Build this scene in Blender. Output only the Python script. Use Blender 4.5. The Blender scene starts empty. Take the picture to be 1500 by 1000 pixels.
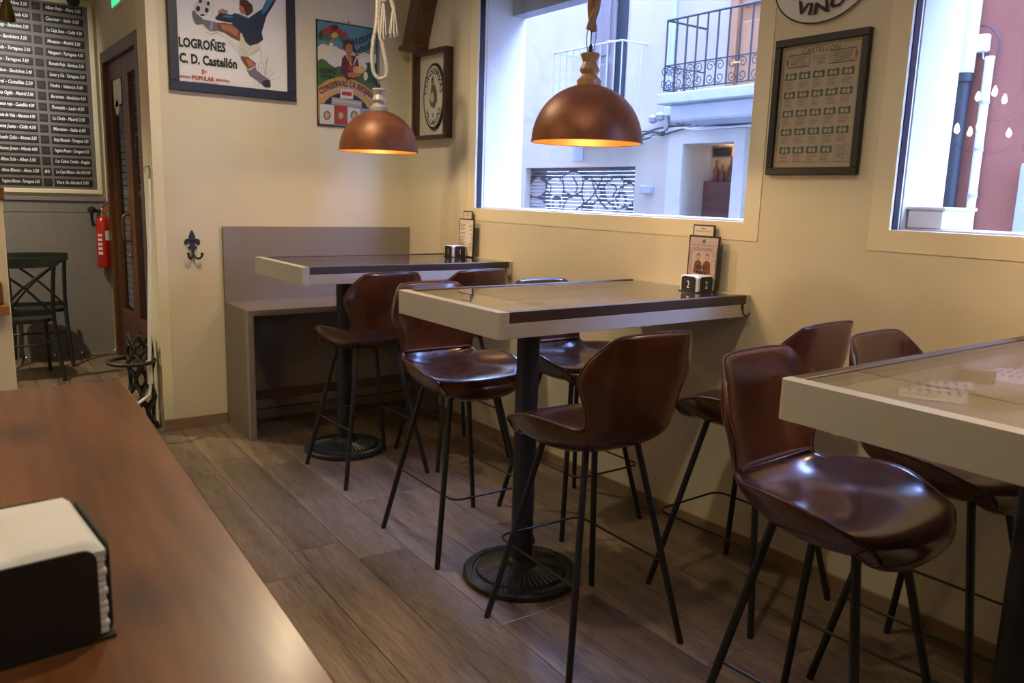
import bpy, math, random
import numpy as np
from mathutils import Vector, Matrix
random.seed(11)
S = bpy.context.scene
COL = S.collection
PI = math.pi

# ------------------------------------------------------------------ camera
CAM = Vector((-2.7347, -4.9773, 1.45))
FPX = 1177.867
YAW, PITCH, ROLL = math.radians(-36.341), math.radians(-10.197), math.radians(1.769)
BASE = Matrix(((1, 0, 0), (0, 0, -1), (0, 1, 0)))
RCAM = Matrix.Rotation(YAW, 3, 'Z') @ BASE @ Matrix.Rotation(PITCH, 3, 'X') @ Matrix.Rotation(ROLL, 3, 'Z')
cd = bpy.data.cameras.new('camera')
cd.sensor_width = 36.0
cd.lens = 36.0 * FPX / 1500.0
cd.clip_start = 0.02
cd.dof.use_dof = True
cd.dof.focus_distance = 3.3
cd.dof.aperture_fstop = 9.0
camo = bpy.data.objects.new('camera', cd)
M4 = RCAM.to_4x4(); M4.translation = CAM
camo.matrix_world = M4
COL.objects.link(camo)
S.camera = camo

# ------------------------------------------------------------------ world, exposure
W = bpy.data.worlds.new('overcast_sky'); S.world = W
W.use_nodes = True
bg = W.node_tree.nodes['Background']
bg.inputs[0].default_value = (0.30, 0.445, 1.0, 1)
bg.inputs[1].default_value = 50.0
S.view_settings.view_transform = 'Standard'
S.view_settings.look = 'None'
S.view_settings.gamma = 1
S.view_settings.use_curve_mapping = False
S.view_settings.exposure = -0.12
WARM = (1.0, 0.87, 0.60)

def light(name, kind, loc, power, color=WARM, radius=0.05, rot=None, spot=None, blend=0.6, parent=None, size=None, aim=None):
    d = bpy.data.lights.new(name, kind)
    d.energy = power; d.color = color
    if kind in ('POINT', 'SPOT'): d.shadow_soft_size = radius
    if kind == 'SPOT': d.spot_size = math.radians(spot); d.spot_blend = blend
    if kind == 'AREA' and size:
        d.shape = 'RECTANGLE'; d.size, d.size_y = size
    o = bpy.data.objects.new(name, d); COL.objects.link(o)
    o.location = loc
    if aim is not None:
        o.rotation_euler = (Vector(aim) - Vector(loc)).to_track_quat('-Z', 'Y').to_euler()
    if rot: o.rotation_euler = rot
    if parent:
        o.parent = parent
        o.location = Vector(loc) - parent.location
    return o

# ------------------------------------------------------------------ pixel -> plane
def Q(px, py, ax, val):
    d = RCAM @ Vector(((px - 750) / FPX, -(py - 500) / FPX, -1.0))
    t = (val - CAM[ax]) / d[ax]
    return CAM + d * t
def ZM(x0, y0, s):
    return lambda x, y: (x0 + x / s, y0 + y / s)

# ------------------------------------------------------------------ materials
MAT = {}
def _new(name):
    m = bpy.data.materials.new(name); m.use_nodes = True
    nt = m.node_tree
    b = nt.nodes['Principled BSDF']
    return m, nt, b
def mat(name, col, rough=0.5, metal=0.0, var=0.0, scale=8.0, bump=0.0, bscale=None, stretch=(1, 1, 1), col2=None, coat=0.0, spec=0.5, objrand=0.0, emit=None, estr=0.0, detail=4.0, rvar=0.0, gen=False, transl=0.0):
    if name in MAT: return MAT[name]
    m, nt, b = _new(name)
    N, L = nt.nodes.new, nt.links.new
    b.inputs['Base Color'].default_value = (*col, 1)
    b.inputs['Roughness'].default_value = rough
    b.inputs['Metallic'].default_value = metal
    b.inputs['Specular IOR Level'].default_value = spec
    b.inputs['Coat Weight'].default_value = coat
    b.inputs['Coat Roughness'].default_value = 0.15
    if emit:
        b.inputs['Emission Color'].default_value = (*emit, 1)
        b.inputs['Emission Strength'].default_value = estr
    if var or col2 or bump or objrand or rvar:
        tc = N('ShaderNodeTexCoord'); mp = N('ShaderNodeMapping')
        mp.inputs['Scale'].default_value = stretch
        L(tc.outputs['Object'], mp.inputs['Vector'])
        vec = mp.outputs[0]
        oi = N('ShaderNodeObjectInfo')
        if objrand:
            ad = N('ShaderNodeVectorMath'); ad.operation = 'ADD'
            ml = N('ShaderNodeVectorMath'); ml.operation = 'SCALE'; ml.inputs[0].default_value = (37, 23, 11)
            L(oi.outputs['Random'], ml.inputs['Scale'])
            L(vec, ad.inputs[0]); L(ml.outputs[0], ad.inputs[1]); vec = ad.outputs[0]
        nz = N('ShaderNodeTexNoise'); nz.inputs['Scale'].default_value = scale; nz.inputs['Detail'].default_value = detail
        L(vec, nz.inputs['Vector'])
        c2 = col2 if col2 else tuple(c * (1 - var) for c in col)
        c1 = col if col2 else tuple(min(1, c * (1 + var)) for c in col)
        rp = N('ShaderNodeValToRGB')
        rp.color_ramp.elements[0].position = 0.32; rp.color_ramp.elements[1].position = 0.68
        rp.color_ramp.elements[0].color = (*c2, 1); rp.color_ramp.elements[1].color = (*c1, 1)
        L(nz.outputs['Fac'], rp.inputs[0])
        out = rp.outputs[0]
        if objrand:
            hs = N('ShaderNodeHueSaturation')
            mr = N('ShaderNodeMapRange'); mr.inputs['To Min'].default_value = 1 - objrand; mr.inputs['To Max'].default_value = 1 + objrand
            L(oi.outputs['Random'], mr.inputs['Value']); L(mr.outputs[0], hs.inputs['Value']); L(out, hs.inputs['Color']); out = hs.outputs[0]
        L(out, b.inputs['Base Color'])
        if rvar:
            mr2 = N('ShaderNodeMapRange'); mr2.inputs['To Min'].default_value = rough - rvar; mr2.inputs['To Max'].default_value = rough + rvar
            L(nz.outputs['Fac'], mr2.inputs['Value']); L(mr2.outputs[0], b.inputs['Roughness'])
        if bump:
            nb = N('ShaderNodeTexNoise'); nb.inputs['Scale'].default_value = bscale or scale * 6; nb.inputs['Detail'].default_value = 3
            L(vec, nb.inputs['Vector'])
            bp = N('ShaderNodeBump'); bp.inputs['Strength'].default_value = bump; bp.inputs['Distance'].default_value = 0.004
            L(nb.outputs['Fac'], bp.inputs['Height']); L(bp.outputs[0], b.inputs['Normal'])
    MAT[name] = m
    return m

def glassmat(name, tint=(1, 1, 1), rough=0.0, refl=1.0, haze=0.0, hazecol=(0.8, 0.8, 0.8)):
    m = bpy.data.materials.new(name); m.use_nodes = True
    nt = m.node_tree; nt.nodes.clear()
    N, L = nt.nodes.new, nt.links.new
    o = N('ShaderNodeOutputMaterial'); t = N('ShaderNodeBsdfTransparent'); g = N('ShaderNodeBsdfGlossy'); mx = N('ShaderNodeMixShader')
    t.inputs[0].default_value = (*tint, 1); g.inputs['Roughness'].default_value = rough
    # Schlick reflectance that is the same from both sides of the pane
    ge = N('ShaderNodeNewGeometry'); dt = N('ShaderNodeVectorMath'); dt.operation = 'DOT_PRODUCT'
    L(ge.outputs['Normal'], dt.inputs[0]); L(ge.outputs['Incoming'], dt.inputs[1])
    ab = N('ShaderNodeMath'); ab.operation = 'ABSOLUTE'; L(dt.outputs['Value'], ab.inputs[0])
    om = N('ShaderNodeMath'); om.operation = 'SUBTRACT'; om.inputs[0].default_value = 1.0; om.use_clamp = True; L(ab.outputs[0], om.inputs[1])
    pw = N('ShaderNodeMath'); pw.operation = 'POWER'; pw.inputs[1].default_value = 5.0; L(om.outputs[0], pw.inputs[0])
    fr = N('ShaderNodeMath'); fr.operation = 'MULTIPLY_ADD'; fr.inputs[1].default_value = 0.96; fr.inputs[2].default_value = 0.04; L(pw.outputs[0], fr.inputs[0])
    ml = N('ShaderNodeMath'); ml.operation = 'MULTIPLY'; ml.inputs[1].default_value = refl; ml.use_clamp = True
    L(fr.outputs[0], ml.inputs[0]); L(ml.outputs[0], mx.inputs[0]); L(t.outputs[0], mx.inputs[1]); L(g.outputs[0], mx.inputs[2])
    last = mx.outputs[0]
    if haze:
        d = N('ShaderNodeBsdfDiffuse'); d.inputs[0].default_value = (*hazecol, 1)
        m2 = N('ShaderNodeMixShader'); m2.inputs[0].default_value = haze
        L(t.outputs[0], m2.inputs[1]); L(d.outputs[0], m2.inputs[2])
        L(m2.outputs[0], mx.inputs[1])
    L(last, o.inputs[0])
    MAT[name] = m
    return m

def woodmat(name, c1, c2, rough=0.35, along='Y', scale=3.0, coat=0.0, ring=14.0, objrand=0.0, bump=0.05, knots=0.0):
    m, nt, b = _new(name)
    N, L = nt.nodes.new, nt.links.new
    tc = N('ShaderNodeTexCoord'); mp = N('ShaderNodeMapping')
    st = {'X': (0.08, 1, 1), 'Y': (1, 0.08, 1), 'Z': (1, 1, 0.08)}[along]
    mp.inputs['Scale'].default_value = st
    L(tc.outputs['Object'], mp.inputs['Vector'])
    vec = mp.outputs[0]
    oi = N('ShaderNodeObjectInfo')
    if objrand:
        ad = N('ShaderNodeVectorMath'); ad.operation = 'ADD'
        ml = N('ShaderNodeVectorMath'); ml.operation = 'SCALE'; ml.inputs[0].default_value = (31, 17, 7)
        L(oi.outputs['Random'], ml.inputs['Scale']); L(vec, ad.inputs[0]); L(ml.outputs[0], ad.inputs[1]); vec = ad.outputs[0]
    n1 = N('ShaderNodeTexNoise'); n1.inputs['Scale'].default_value = scale; n1.inputs['Detail'].default_value = 6; n1.inputs['Distortion'].default_value = 0.6
    n2 = N('ShaderNodeTexNoise'); n2.inputs['Scale'].default_value = scale * ring; n2.inputs['Detail'].default_value = 4
    L(vec, n1.inputs['Vector']); L(vec, n2.inputs['Vector'])
    mx = N('ShaderNodeMix'); mx.data_type = 'FLOAT'; mx.inputs['Factor'].default_value = 0.45
    L(n1.outputs['Fac'], mx.inputs['A']); L(n2.outputs['Fac'], mx.inputs['B'])
    rp = N('ShaderNodeValToRGB'); rp.color_ramp.elements[0].position = 0.33; rp.color_ramp.elements[1].position = 0.66
    rp.color_ramp.elements[0].color = (*c2, 1); rp.color_ramp.elements[1].color = (*c1, 1)
    L(mx.outputs['Result'], rp.inputs[0]); out = rp.outputs[0]
    if knots:
        vo = N('ShaderNodeTexVoronoi'); vo.inputs['Scale'].default_value = knots
        mp2 = N('ShaderNodeMapping'); mp2.inputs['Scale'].default_value = tuple(0.55 if s < 1 else 1 for s in st)
        L(tc.outputs['Object'], mp2.inputs['Vector'])
        v2 = mp2.outputs[0]
        if objrand:
            ad2 = N('ShaderNodeVectorMath'); ad2.operation = 'ADD'
            L(v2, ad2.inputs[0]); L(ml.outputs[0], ad2.inputs[1]); v2 = ad2.outputs[0]
        L(v2, vo.inputs['Vector'])
        r2 = N('ShaderNodeValToRGB'); r2.color_ramp.elements[0].position = 0.02; r2.color_ramp.elements[1].position = 0.13
        r2.color_ramp.elements[0].color = (0.3, 0.3, 0.3, 1); r2.color_ramp.elements[1].color = (1, 1, 1, 1)
        L(vo.outputs['Distance'], r2.inputs[0])
        mm = N('ShaderNodeMix'); mm.data_type = 'RGBA'; mm.blend_type = 'MULTIPLY'; mm.inputs['Factor'].default_value = 0.8
        L(out, mm.inputs['A']); L(r2.outputs[0], mm.inputs['B']); out = mm.outputs['Result']
    if objrand:
        hs = N('ShaderNodeHueSaturation'); mr = N('ShaderNodeMapRange'); mr.inputs['To Min'].default_value = 1 - objrand; mr.inputs['To Max'].default_value = 1 + objrand
        L(oi.outputs['Random'], mr.inputs['Value']); L(mr.outputs[0], hs.inputs['Value']); L(out, hs.inputs['Color']); out = hs.outputs[0]
    L(out, b.inputs['Base Color'])
    b.inputs['Roughness'].default_value = rough; b.inputs['Coat Weight'].default_value = coat; b.inputs['Coat Roughness'].default_value = 0.2
    bp = N('ShaderNodeBump'); bp.inputs['Strength'].default_value = bump; bp.inputs['Distance'].default_value = 0.002
    L(n2.outputs['Fac'], bp.inputs['Height']); L(bp.outputs[0], b.inputs['Normal'])
    MAT[name] = m
    return m

mat('wall_cream', (0.63, 0.57, 0.41), 0.85, var=0.03, scale=3, bump=0.12, bscale=90)
mat('trim_cream', (0.71, 0.64, 0.45), 0.6)
mat('ceiling_white', (0.75, 0.72, 0.66), 0.9, var=0.02)
mat('reveal_white', (0.50, 0.48, 0.43), 0.8, var=0.03, scale=6, bump=0.1)
mat('gasket', (0.006, 0.014, 0.025), 0.4)
mat('white_metal', (0.72, 0.72, 0.72), 0.4)
woodmat('plank', (0.26, 0.19, 0.132), (0.056, 0.038, 0.026), rough=0.36, along='Y', scale=9, objrand=0.16, knots=2.2)
mat('subfloor', (0.05, 0.04, 0.03), 0.9)
woodmat('skirting', (0.30, 0.20, 0.12), (0.19, 0.12, 0.07), rough=0.5, along='X', scale=6)
mat('bench_grey', (0.22, 0.185, 0.16), 0.5, var=0.05, scale=30, stretch=(1, 1, 6))
woodmat('rail_brown', (0.075, 0.035, 0.018), (0.035, 0.016, 0.008), along='X')
mat('table_white', (0.47, 0.445, 0.39), 0.42, var=0.02)
mat('table_dark', (0.045, 0.030, 0.022), 0.35, var=0.1)
mat('tray_beige', (0.25, 0.24, 0.225), 0.6, var=0.06, scale=5)
glassmat('table_glass', (0.92, 0.93, 0.93), refl=1.15, haze=0.04, hazecol=(0.6, 0.57, 0.52))
glassmat('window_glass', (0.97, 0.985, 1.0), refl=0.9)
glassmat('picture_glass', (0.97, 0.97, 0.97), refl=0.35)
mat('black_iron', (0.012, 0.012, 0.013), 0.42, metal=0.0, var=0.2, scale=40, bump=0.15, bscale=160)
mat('black_leg', (0.010, 0.010, 0.011), 0.4)
mat('leather', (0.088, 0.026, 0.010), 0.23, col2=(0.036, 0.0105, 0.006), scale=5, bump=0.14, bscale=26, rvar=0.07, coat=0.5, objrand=0.10)
mat('leather_edge', (0.055, 0.016, 0.010), 0.38, var=0.2, scale=120)
mat('stitch', (0.16, 0.075, 0.045), 0.7)
woodmat('counter_wood', (0.235, 0.088, 0.026), (0.082, 0.026, 0.008), rough=0.33, along='Y', scale=10, coat=0.18, knots=2.6, ring=5)
mat('counter_body', (0.10, 0.045, 0.02), 0.5, var=0.1)
mat('holder_black', (0.013, 0.013, 0.014), 0.55, var=0.1, scale=60)
mat('napkin', (0.74, 0.74, 0.74), 0.9, var=0.02, scale=20)
mat('print_white', (0.80, 0.79, 0.76), 0.6)
mat('copper_shade', (0.24, 0.080, 0.026), 0.46, metal=0.3, col2=(0.125, 0.038, 0.015), scale=10, bump=0.25, bscale=30, rvar=0.1)
mat('gold_inside', (0.42, 0.12, 0.015), 0.4, metal=0.3, var=0.1, scale=14)
woodmat('neck_tan', (0.42, 0.24, 0.10), (0.27, 0.14, 0.05), along='Z', scale=12)
woodmat('neck_grey', (0.40, 0.36, 0.32), (0.27, 0.24, 0.21), along='Z', scale=12)
mat('rope_tan', (0.26, 0.165, 0.09), 0.9, var=0.25, scale=90, bump=0.6, bscale=180)
mat('rope_beige', (0.38, 0.33, 0.27), 0.9, var=0.25, scale=90, bump=0.6, bscale=180)
mat('bulb', (1, 0.9, 0.7), 0.3, emit=(1.0, 0.62, 0.25), estr=18)
mat('flame_bulb', (1, 0.9, 0.7), 0.3, emit=(1.0, 0.72, 0.36), estr=150)
mat('frame_black', (0.014, 0.014, 0.017), 0.45, var=0.1)
mat('frame_brown', (0.05, 0.022, 0.013), 0.4, var=0.2, scale=20, stretch=(4, 4, 1))
mat('paper_white', (0.66, 0.66, 0.66), 0.75, var=0.03, scale=7, bump=0.08, bscale=14)
mat('paper_old', (0.47, 0.40, 0.31), 0.8, var=0.05)
mat('paper_cream', (0.66, 0.62, 0.52), 0.8)
def ink(name, c): return mat('ink_' + name, c, 0.7)
for n_, c_ in dict(black=(0.012, 0.012, 0.012), navy=(0.012, 0.022, 0.045), blue=(0.03, 0.16, 0.27), red=(0.36, 0.03, 0.018), skin=(0.36, 0.14, 0.06), brown=(0.15, 0.055, 0.022), hair=(0.06, 0.018, 0.01), grey=(0.28, 0.28, 0.28), lightgrey=(0.5, 0.5, 0.48), shorts=(0.55, 0.51, 0.40), plum=(0.16, 0.13, 0.17), teal=(0.09, 0.22, 0.26), cloud=(0.62, 0.53, 0.32), cloudw=(0.58, 0.55, 0.46), green=(0.05, 0.12, 0.03), dgreen=(0.02, 0.06, 0.02), tan=(0.50, 0.27, 0.11), ochre=(0.46, 0.26, 0.07), rose=(0.55, 0.33, 0.22), maroon=(0.09, 0.02, 0.02), fruit=(0.28, 0.03, 0.015), yellow=(0.58, 0.38, 0.06), indigo=(0.015, 0.02, 0.06), sepia=(0.12, 0.12, 0.11), faded=(0.22, 0.20, 0.17), orange=(0.35, 0.13, 0.04), chalk=(0.75, 0.75, 0.72), slategreen=(0.10, 0.13, 0.13), dullred=(0.07, 0.025, 0.022)).items():
    ink(n_, c_)
mat('wainscot_grey', (0.19, 0.175, 0.17), 0.55, var=0.04, scale=20)
mat('board_grey', (0.125, 0.105, 0.09), 0.6, var=0.05)
mat('slate', (0.008, 0.008, 0.008), 0.6)
woodmat('door_wood', (0.115, 0.045, 0.02), (0.055, 0.02, 0.009), along='Z', scale=4)
mat('brass_dark', (0.18, 0.12, 0.06), 0.35, metal=0.8)
mat('louvre_blue', (0.16, 0.2, 0.27), 0.6)
mat('extinguisher_red', (0.42, 0.02, 0.012), 0.25, coat=0.4)
mat('black_rubber', (0.012, 0.012, 0.012), 0.6)
mat('chair_green', (0.010, 0.017, 0.015), 0.35, var=0.3, scale=10)
woodmat('beam_wood', (0.15, 0.072, 0.024), (0.055, 0.024, 0.009), along='Z', scale=7)
woodmat('ledge_wood', (0.36, 0.16, 0.055), (0.22, 0.085, 0.028), along='X', scale=5)
mat('chrome', (0.6, 0.6, 0.6), 0.2, metal=1.0)
mat('white_plastic', (0.75, 0.75, 0.75), 0.35)
mat('tin_metal', (0.42, 0.38, 0.30), 0.35, metal=0.5, var=0.1)
mat('brick_ochre', (0.22, 0.15, 0.10), 0.95, var=0.1)
mat('facade_white', (0.47, 0.42, 0.335), 0.95, var=0.06, scale=1.6, bump=0.5, bscale=9)
mat('facade_red', (0.30, 0.11, 0.072), 0.95, var=0.08, scale=2, bump=0.7, bscale=30)
mat('facade_blue', (0.42, 0.45, 0.48), 0.9, var=0.05)
mat('stone_grey', (0.34, 0.36, 0.38), 0.9, var=0.12, scale=4)
mat('shutter_steel', (0.13, 0.115, 0.125), 0.55, metal=0.2, var=0.06)
mat('spray_white', (0.40, 0.38, 0.37), 0.7)
mat('spray_black', (0.03, 0.03, 0.05), 0.7)
mat('iron_blue', (0.016, 0.02, 0.022), 0.6)
mat('iron_pale', (0.36, 0.40, 0.42), 0.6)
woodmat('shutter_timber', (0.22, 0.20, 0.20), (0.13, 0.115, 0.12), along='Z', scale=8)
woodmat('pine', (0.42, 0.22, 0.11), (0.30, 0.15, 0.07), along='Z', scale=6)
mat('dark_void', (0.012, 0.02, 0.03), 0.8)
mat('shop_warm', (0.42, 0.25, 0.10), 0.8)
mat('shop_dark', (0.10, 0.035, 0.03), 0.6, var=0.3, scale=5)
mat('cable', (0.05, 0.05, 0.055), 0.7)
mat('cable_white', (0.7, 0.72, 0.74), 0.6)
mat('asphalt', (0.09, 0.085, 0.08), 0.9, var=0.1)
mat('sign_enamel', (0.62, 0.62, 0.60), 0.25, var=0.04, coat=0.3)
mat('seal_green', (0.05, 0.4, 0.2), 0.5, emit=(0.05, 0.8, 0.3), estr=1.2)

# ------------------------------------------------------------------ mesh builder
class MB:
    def __init__(s):
        s.v = []; s.f = []; s.m = []; s.mats = []; s.cur = 0
    def use(s, name):
        if name not in s.mats: s.mats.append(name)
        s.cur = s.mats.index(name); return s
    def add(s, vs, fs):
        o = len(s.v); s.v += [tuple(p) for p in vs]
        for f in fs:
            s.f.append(tuple(i + o for i in f)); s.m.append(s.cur)
        return s
    def box(s, x0, x1, y0, y1, z0, z1, M=None):
        vs = [Vector((x, y, z)) for z in (z0, z1) for y in (y0, y1) for x in (x0, x1)]
        if M: vs = [M @ p for p in vs]
        return s.add(vs, [(0, 2, 3, 1), (4, 5, 7, 6), (0, 1, 5, 4), (2, 6, 7, 3), (0, 4, 6, 2), (1, 3, 7, 5)])
    def cbox(s, x0, x1, y0, y1, z0, z1, c=0.004, M=None):
        lo = (x0, y0, z0); hi = (x1, y1, z1)
        vs = []; idx = {}
        for k in range(8):
            b = (k & 1, (k >> 1) & 1, (k >> 2) & 1)
            for a in range(3):
                p = []
                for j in range(3):
                    w = hi[j] if b[j] else lo[j]
                    if j != a: w += -c if b[j] else c
                    p.append(w)
                idx[(k, a)] = len(vs); vs.append(Vector(p))
        fs = []
        for a in range(3):
            j, l = [q for q in range(3) if q != a]
            for side in (0, 1):
                ks = []
                for (bj, bl) in ((0, 0), (1, 0), (1, 1), (0, 1)):
                    k = (side << a) | (bj << j) | (bl << l); ks.append(idx[(k, a)])
                fs.append(tuple(ks))
        for a in range(3):
            j, l = [q for q in range(3) if q != a]
            for bj in (0, 1):
                for bl in (0, 1):
                    k0 = (bj << j) | (bl << l); k1 = k0 | (1 << a)
                    fs.append((idx[(k0, j)], idx[(k1, j)], idx[(k1, l)], idx[(k0, l)]))
        for k in range(8): fs.append((idx[(k, 0)], idx[(k, 1)], idx[(k, 2)]))
        cen = Vector(((x0 + x1) / 2, (y0 + y1) / 2, (z0 + z1) / 2))
        ff = []
        for f in fs:
            a, b, d = vs[f[0]], vs[f[1]], vs[f[2]]
            n = (b - a).cross(d - a); mid = sum((vs[i] for i in f), Vector()) / len(f)
            ff.append(f if n.dot(mid - cen) > 0 else tuple(reversed(f)))
        if M: vs = [M @ p for p in vs]
        return s.add(vs, ff)
    def cyl(s, p0, p1, r0, r1=None, n=12, caps=True):
        return s.tube([p0, p1], [r0, r0 if r1 is None else r1], n, caps=caps)
    def tube(s, pts, r, n=8, closed=False, caps=True):
        pts = [Vector(p) for p in pts]
        k = len(pts)
        rs = r if isinstance(r, (list, tuple)) else [r] * k
        up = None; rings = []
        for i in range(k):
            if closed: t = pts[(i + 1) % k] - pts[i - 1]
            else: t = pts[min(i + 1, k - 1)] - pts[max(i - 1, 0)]
            t.normalize()
            if up is None:
                up = Vector((0, 0, 1)) if abs(t.z) < 0.9 else Vector((1, 0, 0))
            a = t.cross(up); a.normalize(); b = a.cross(t); up = b
            rings.append([pts[i] + (a * math.cos(2 * PI * j / n) + b * math.sin(2 * PI * j / n)) * rs[i] for j in range(n)])
        vs = [p for q in rings for p in q]; fs = []
        for i in range(k if closed else k - 1):
            i2 = (i + 1) % k
            for j in range(n):
                j2 = (j + 1) % n
                fs.append((i * n + j, i2 * n + j, i2 * n + j2, i * n + j2))
        if caps and not closed:
            fs.append(tuple(range(n))); fs.append(tuple(reversed(range((k - 1) * n, k * n))))
        return s.add(vs, [tuple(reversed(f)) for f in fs])
    def lathe(s, prof, n=32, c=(0, 0, 0), M=None, caps=True):
        vs = []; fs = []
        for (r, z) in prof:
            for j in range(n):
                a = 2 * PI * j / n
                p = Vector((c[0] + r * math.cos(a), c[1] + r * math.sin(a), c[2] + z))
                vs.append(M @ p if M else p)
        k = len(prof)
        for i in range(k - 1):
            for j in range(n):
                j2 = (j + 1) % n
                fs.append((i * n + j, i * n + j2, (i + 1) * n + j2, (i + 1) * n + j))
        if caps and prof[0][0] > 1e-6: fs.append(tuple(reversed(range(n))))
        if caps and prof[-1][0] > 1e-6: fs.append(tuple(range((k - 1) * n, k * n)))
        return s.add(vs, fs)
    def prism(s, poly, fr, d0, d1):
        n = len(poly)
        vs = [fr(a, b, d0) for a, b in poly] + [fr(a, b, d1) for a, b in poly]
        fs = [tuple(reversed(range(n))), tuple(range(n, 2 * n))]
        for i in range(n):
            j = (i + 1) % n; fs.append((i, j, n + j, n + i))
        return s.add(vs, fs)
    def flat(s, poly, fr, d=0.0):
        return s.add([fr(a, b, d) for a, b in poly], [tuple(range(len(poly)))])
    def line(s, pts, w, fr, d=0.0, closed=False):
        n = len(pts)
        P = [Vector(p) for p in pts]; vs = []; fs = []
        for i in range(n):
            t = (P[(i + 1) % n] - P[i - 1]) if closed else (P[min(i + 1, n - 1)] - P[max(i - 1, 0)])
            t = Vector((-t.y, t.x)); t.normalize()
            for sg in (-1, 1):
                q = P[i] + t * sg * w / 2; vs.append(fr(q.x, q.y, d))
        for i in range(n if closed else n - 1):
            a, b = 2 * i, 2 * ((i + 1) % n); fs.append((a, a + 1, b + 1, b))
        return s.add(vs, fs)
    def obj(s, name, mats=None, parent=None, smooth=None, world=True):
        me = bpy.data.meshes.new(name)
        off = Vector()
        if parent is not None and world:
            q = parent
            while q is not None: off += q.location; q = q.parent
        me.from_pydata([tuple(Vector(p) - off) for p in s.v], [], s.f)
        ms = ([mats] if isinstance(mats, str) else mats) or s.mats
        for q in ms: me.materials.append(MAT[q])
        if len(ms) > 1: me.polygons.foreach_set('material_index', s.m)
        if smooth:
            me.shade_smooth()
            me.set_sharp_from_angle(angle=math.radians(smooth))
        me.update()
        o = bpy.data.objects.new(name, me); COL.objects.link(o)
        if parent is not None: o.parent = parent
        return o

def tag(o, label=None, cat=None, group=None, kind=None):
    if label: o['label'] = label
    if cat: o['category'] = cat
    if group: o['group'] = group
    if kind: o['kind'] = kind
    return o
def thing(name, label, cat, loc=(0, 0, 0), rotz=0.0, group=None):
    o = bpy.data.objects.new(name, None); COL.objects.link(o)
    o.empty_display_size = 0.1
    o.location = loc; o.rotation_euler = (0, 0, rotz)
    return tag(o, label, cat, group)
def copy_tree(o, parent=None):
    c = o.copy(); COL.objects.link(c); c.parent = parent
    for ch in list(o.children): copy_tree(ch, c)
    return c
def struct(o): return tag(o, kind='structure')

def frame_xz(y):   # on the back wall: a = x, b = z, depth toward the room
    return lambda a, b, d=0.0: Vector((a, y - d, b))
def frame_yz(x):   # on the window wall: a = y, b = z
    return lambda a, b, d=0.0: Vector((x - d, a, b))

def text_pts(txt, size=1.0, bold=0.0, align='LEFT', spacing=1.0, shear=0.0):
    c = bpy.data.curves.new('lettering', 'FONT'); c.body = txt; c.size = size; c.offset = bold
    c.align_x = align; c.space_character = spacing; c.shear = shear; c.resolution_u = 2
    o = bpy.data.objects.new('lettering', c); COL.objects.link(o)
    me = bpy.data.meshes.new_from_object(o)
    vs = [(p.co.x, p.co.y) for p in me.vertices]; fs = [tuple(p.vertices) for p in me.polygons]
    bpy.data.objects.remove(o); bpy.data.curves.remove(c); bpy.data.meshes.remove(me)
    return vs, fs
def put_text(mb, txt, fr, x, y, h=None, w=None, ang=0.0, d=0.0, bold=0.0, align='LEFT', flip=1, spacing=1.0, shear=0.0):
    """text whose capital height is h and whose width is w, baseline start (x, y), in frame fr"""
    vs, fs = text_pts(txt, 1.0, bold, 'LEFT', spacing, shear)
    if not vs: return
    x0 = min(p[0] for p in vs); x1 = max(p[0] for p in vs); y1 = 0.69
    sx = w / (x1 - x0) if w else h / y1
    sy = h / y1 if h else sx
    ca, sa = math.cos(ang), math.sin(ang)
    out = []
    ww = (x1 - x0) * sx
    sh = {'LEFT': 0, 'CENTER': -ww / 2, 'RIGHT': -ww}[align]
    for a, b in vs:
        a = (a - x0) * sx + sh; b *= sy
        out.append(fr(x + flip * (a * ca - b * sa), y + a * sa + b * ca, d))
    mb.add(out, fs)
def arc_text(mb, txt, fr, path, h, d=0.0, bold=0.0, flip=1, fit=True, spacing=1.0):
    P = [Vector(p) for p in path]
    cum = [0.0]
    for i in range(len(P) - 1): cum.append(cum[-1] + (P[i + 1] - P[i]).length)
    vs, fs = text_pts(txt, 1.0, bold, 'LEFT', spacing)
    x0 = min(p[0] for p in vs); x1 = max(p[0] for p in vs)
    sx = cum[-1] / (x1 - x0)
    out = []
    for a, b in vs:
        t = (a - x0) * sx; b *= h / 0.69
        i = 0
        while i < len(P) - 2 and t > cum[i + 1]: i += 1
        u = (t - cum[i]) / (cum[i + 1] - cum[i])
        p = P[i].lerp(P[i + 1], u); tg = (P[i + 1] - P[i]).normalized()
        nn = Vector((-tg.y, tg.x)) * flip
        q = p + nn * b; out.append(fr(q.x, q.y, d))
    mb.add(out, fs)
def ell(cx, cy, rx, ry, n=20, a0=0.0, a1=2 * PI):
    return [(cx + rx * math.cos(a0 + (a1 - a0) * i / n), cy + ry * math.sin(a0 + (a1 - a0) * i / n)) for i in range(n + (0 if abs(a1 - a0 - 2 * PI) < 1e-6 else 1))]
def smoothpath(keys, n, closed=False):
    K = [Vector(k) for k in keys]; out = []
    m = len(K)
    for i in range(m if closed else m - 1):
        p0 = K[i - 1] if (i > 0 or closed) else K[0]
        p1 = K[i]; p2 = K[(i + 1) % m]; p3 = K[(i + 2) % m] if (closed or i + 2 < m) else K[-1]
        for j in range(n):
            t = j / n
            out.append(0.5 * ((2 * p1) + (p2 - p0) * t + (2 * p0 - 5 * p1 + 4 * p2 - p3) * t * t + (3 * p1 - p0 - 3 * p2 + p3) * t ** 3))
    if not closed: out.append(K[-1])
    return out

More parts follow.
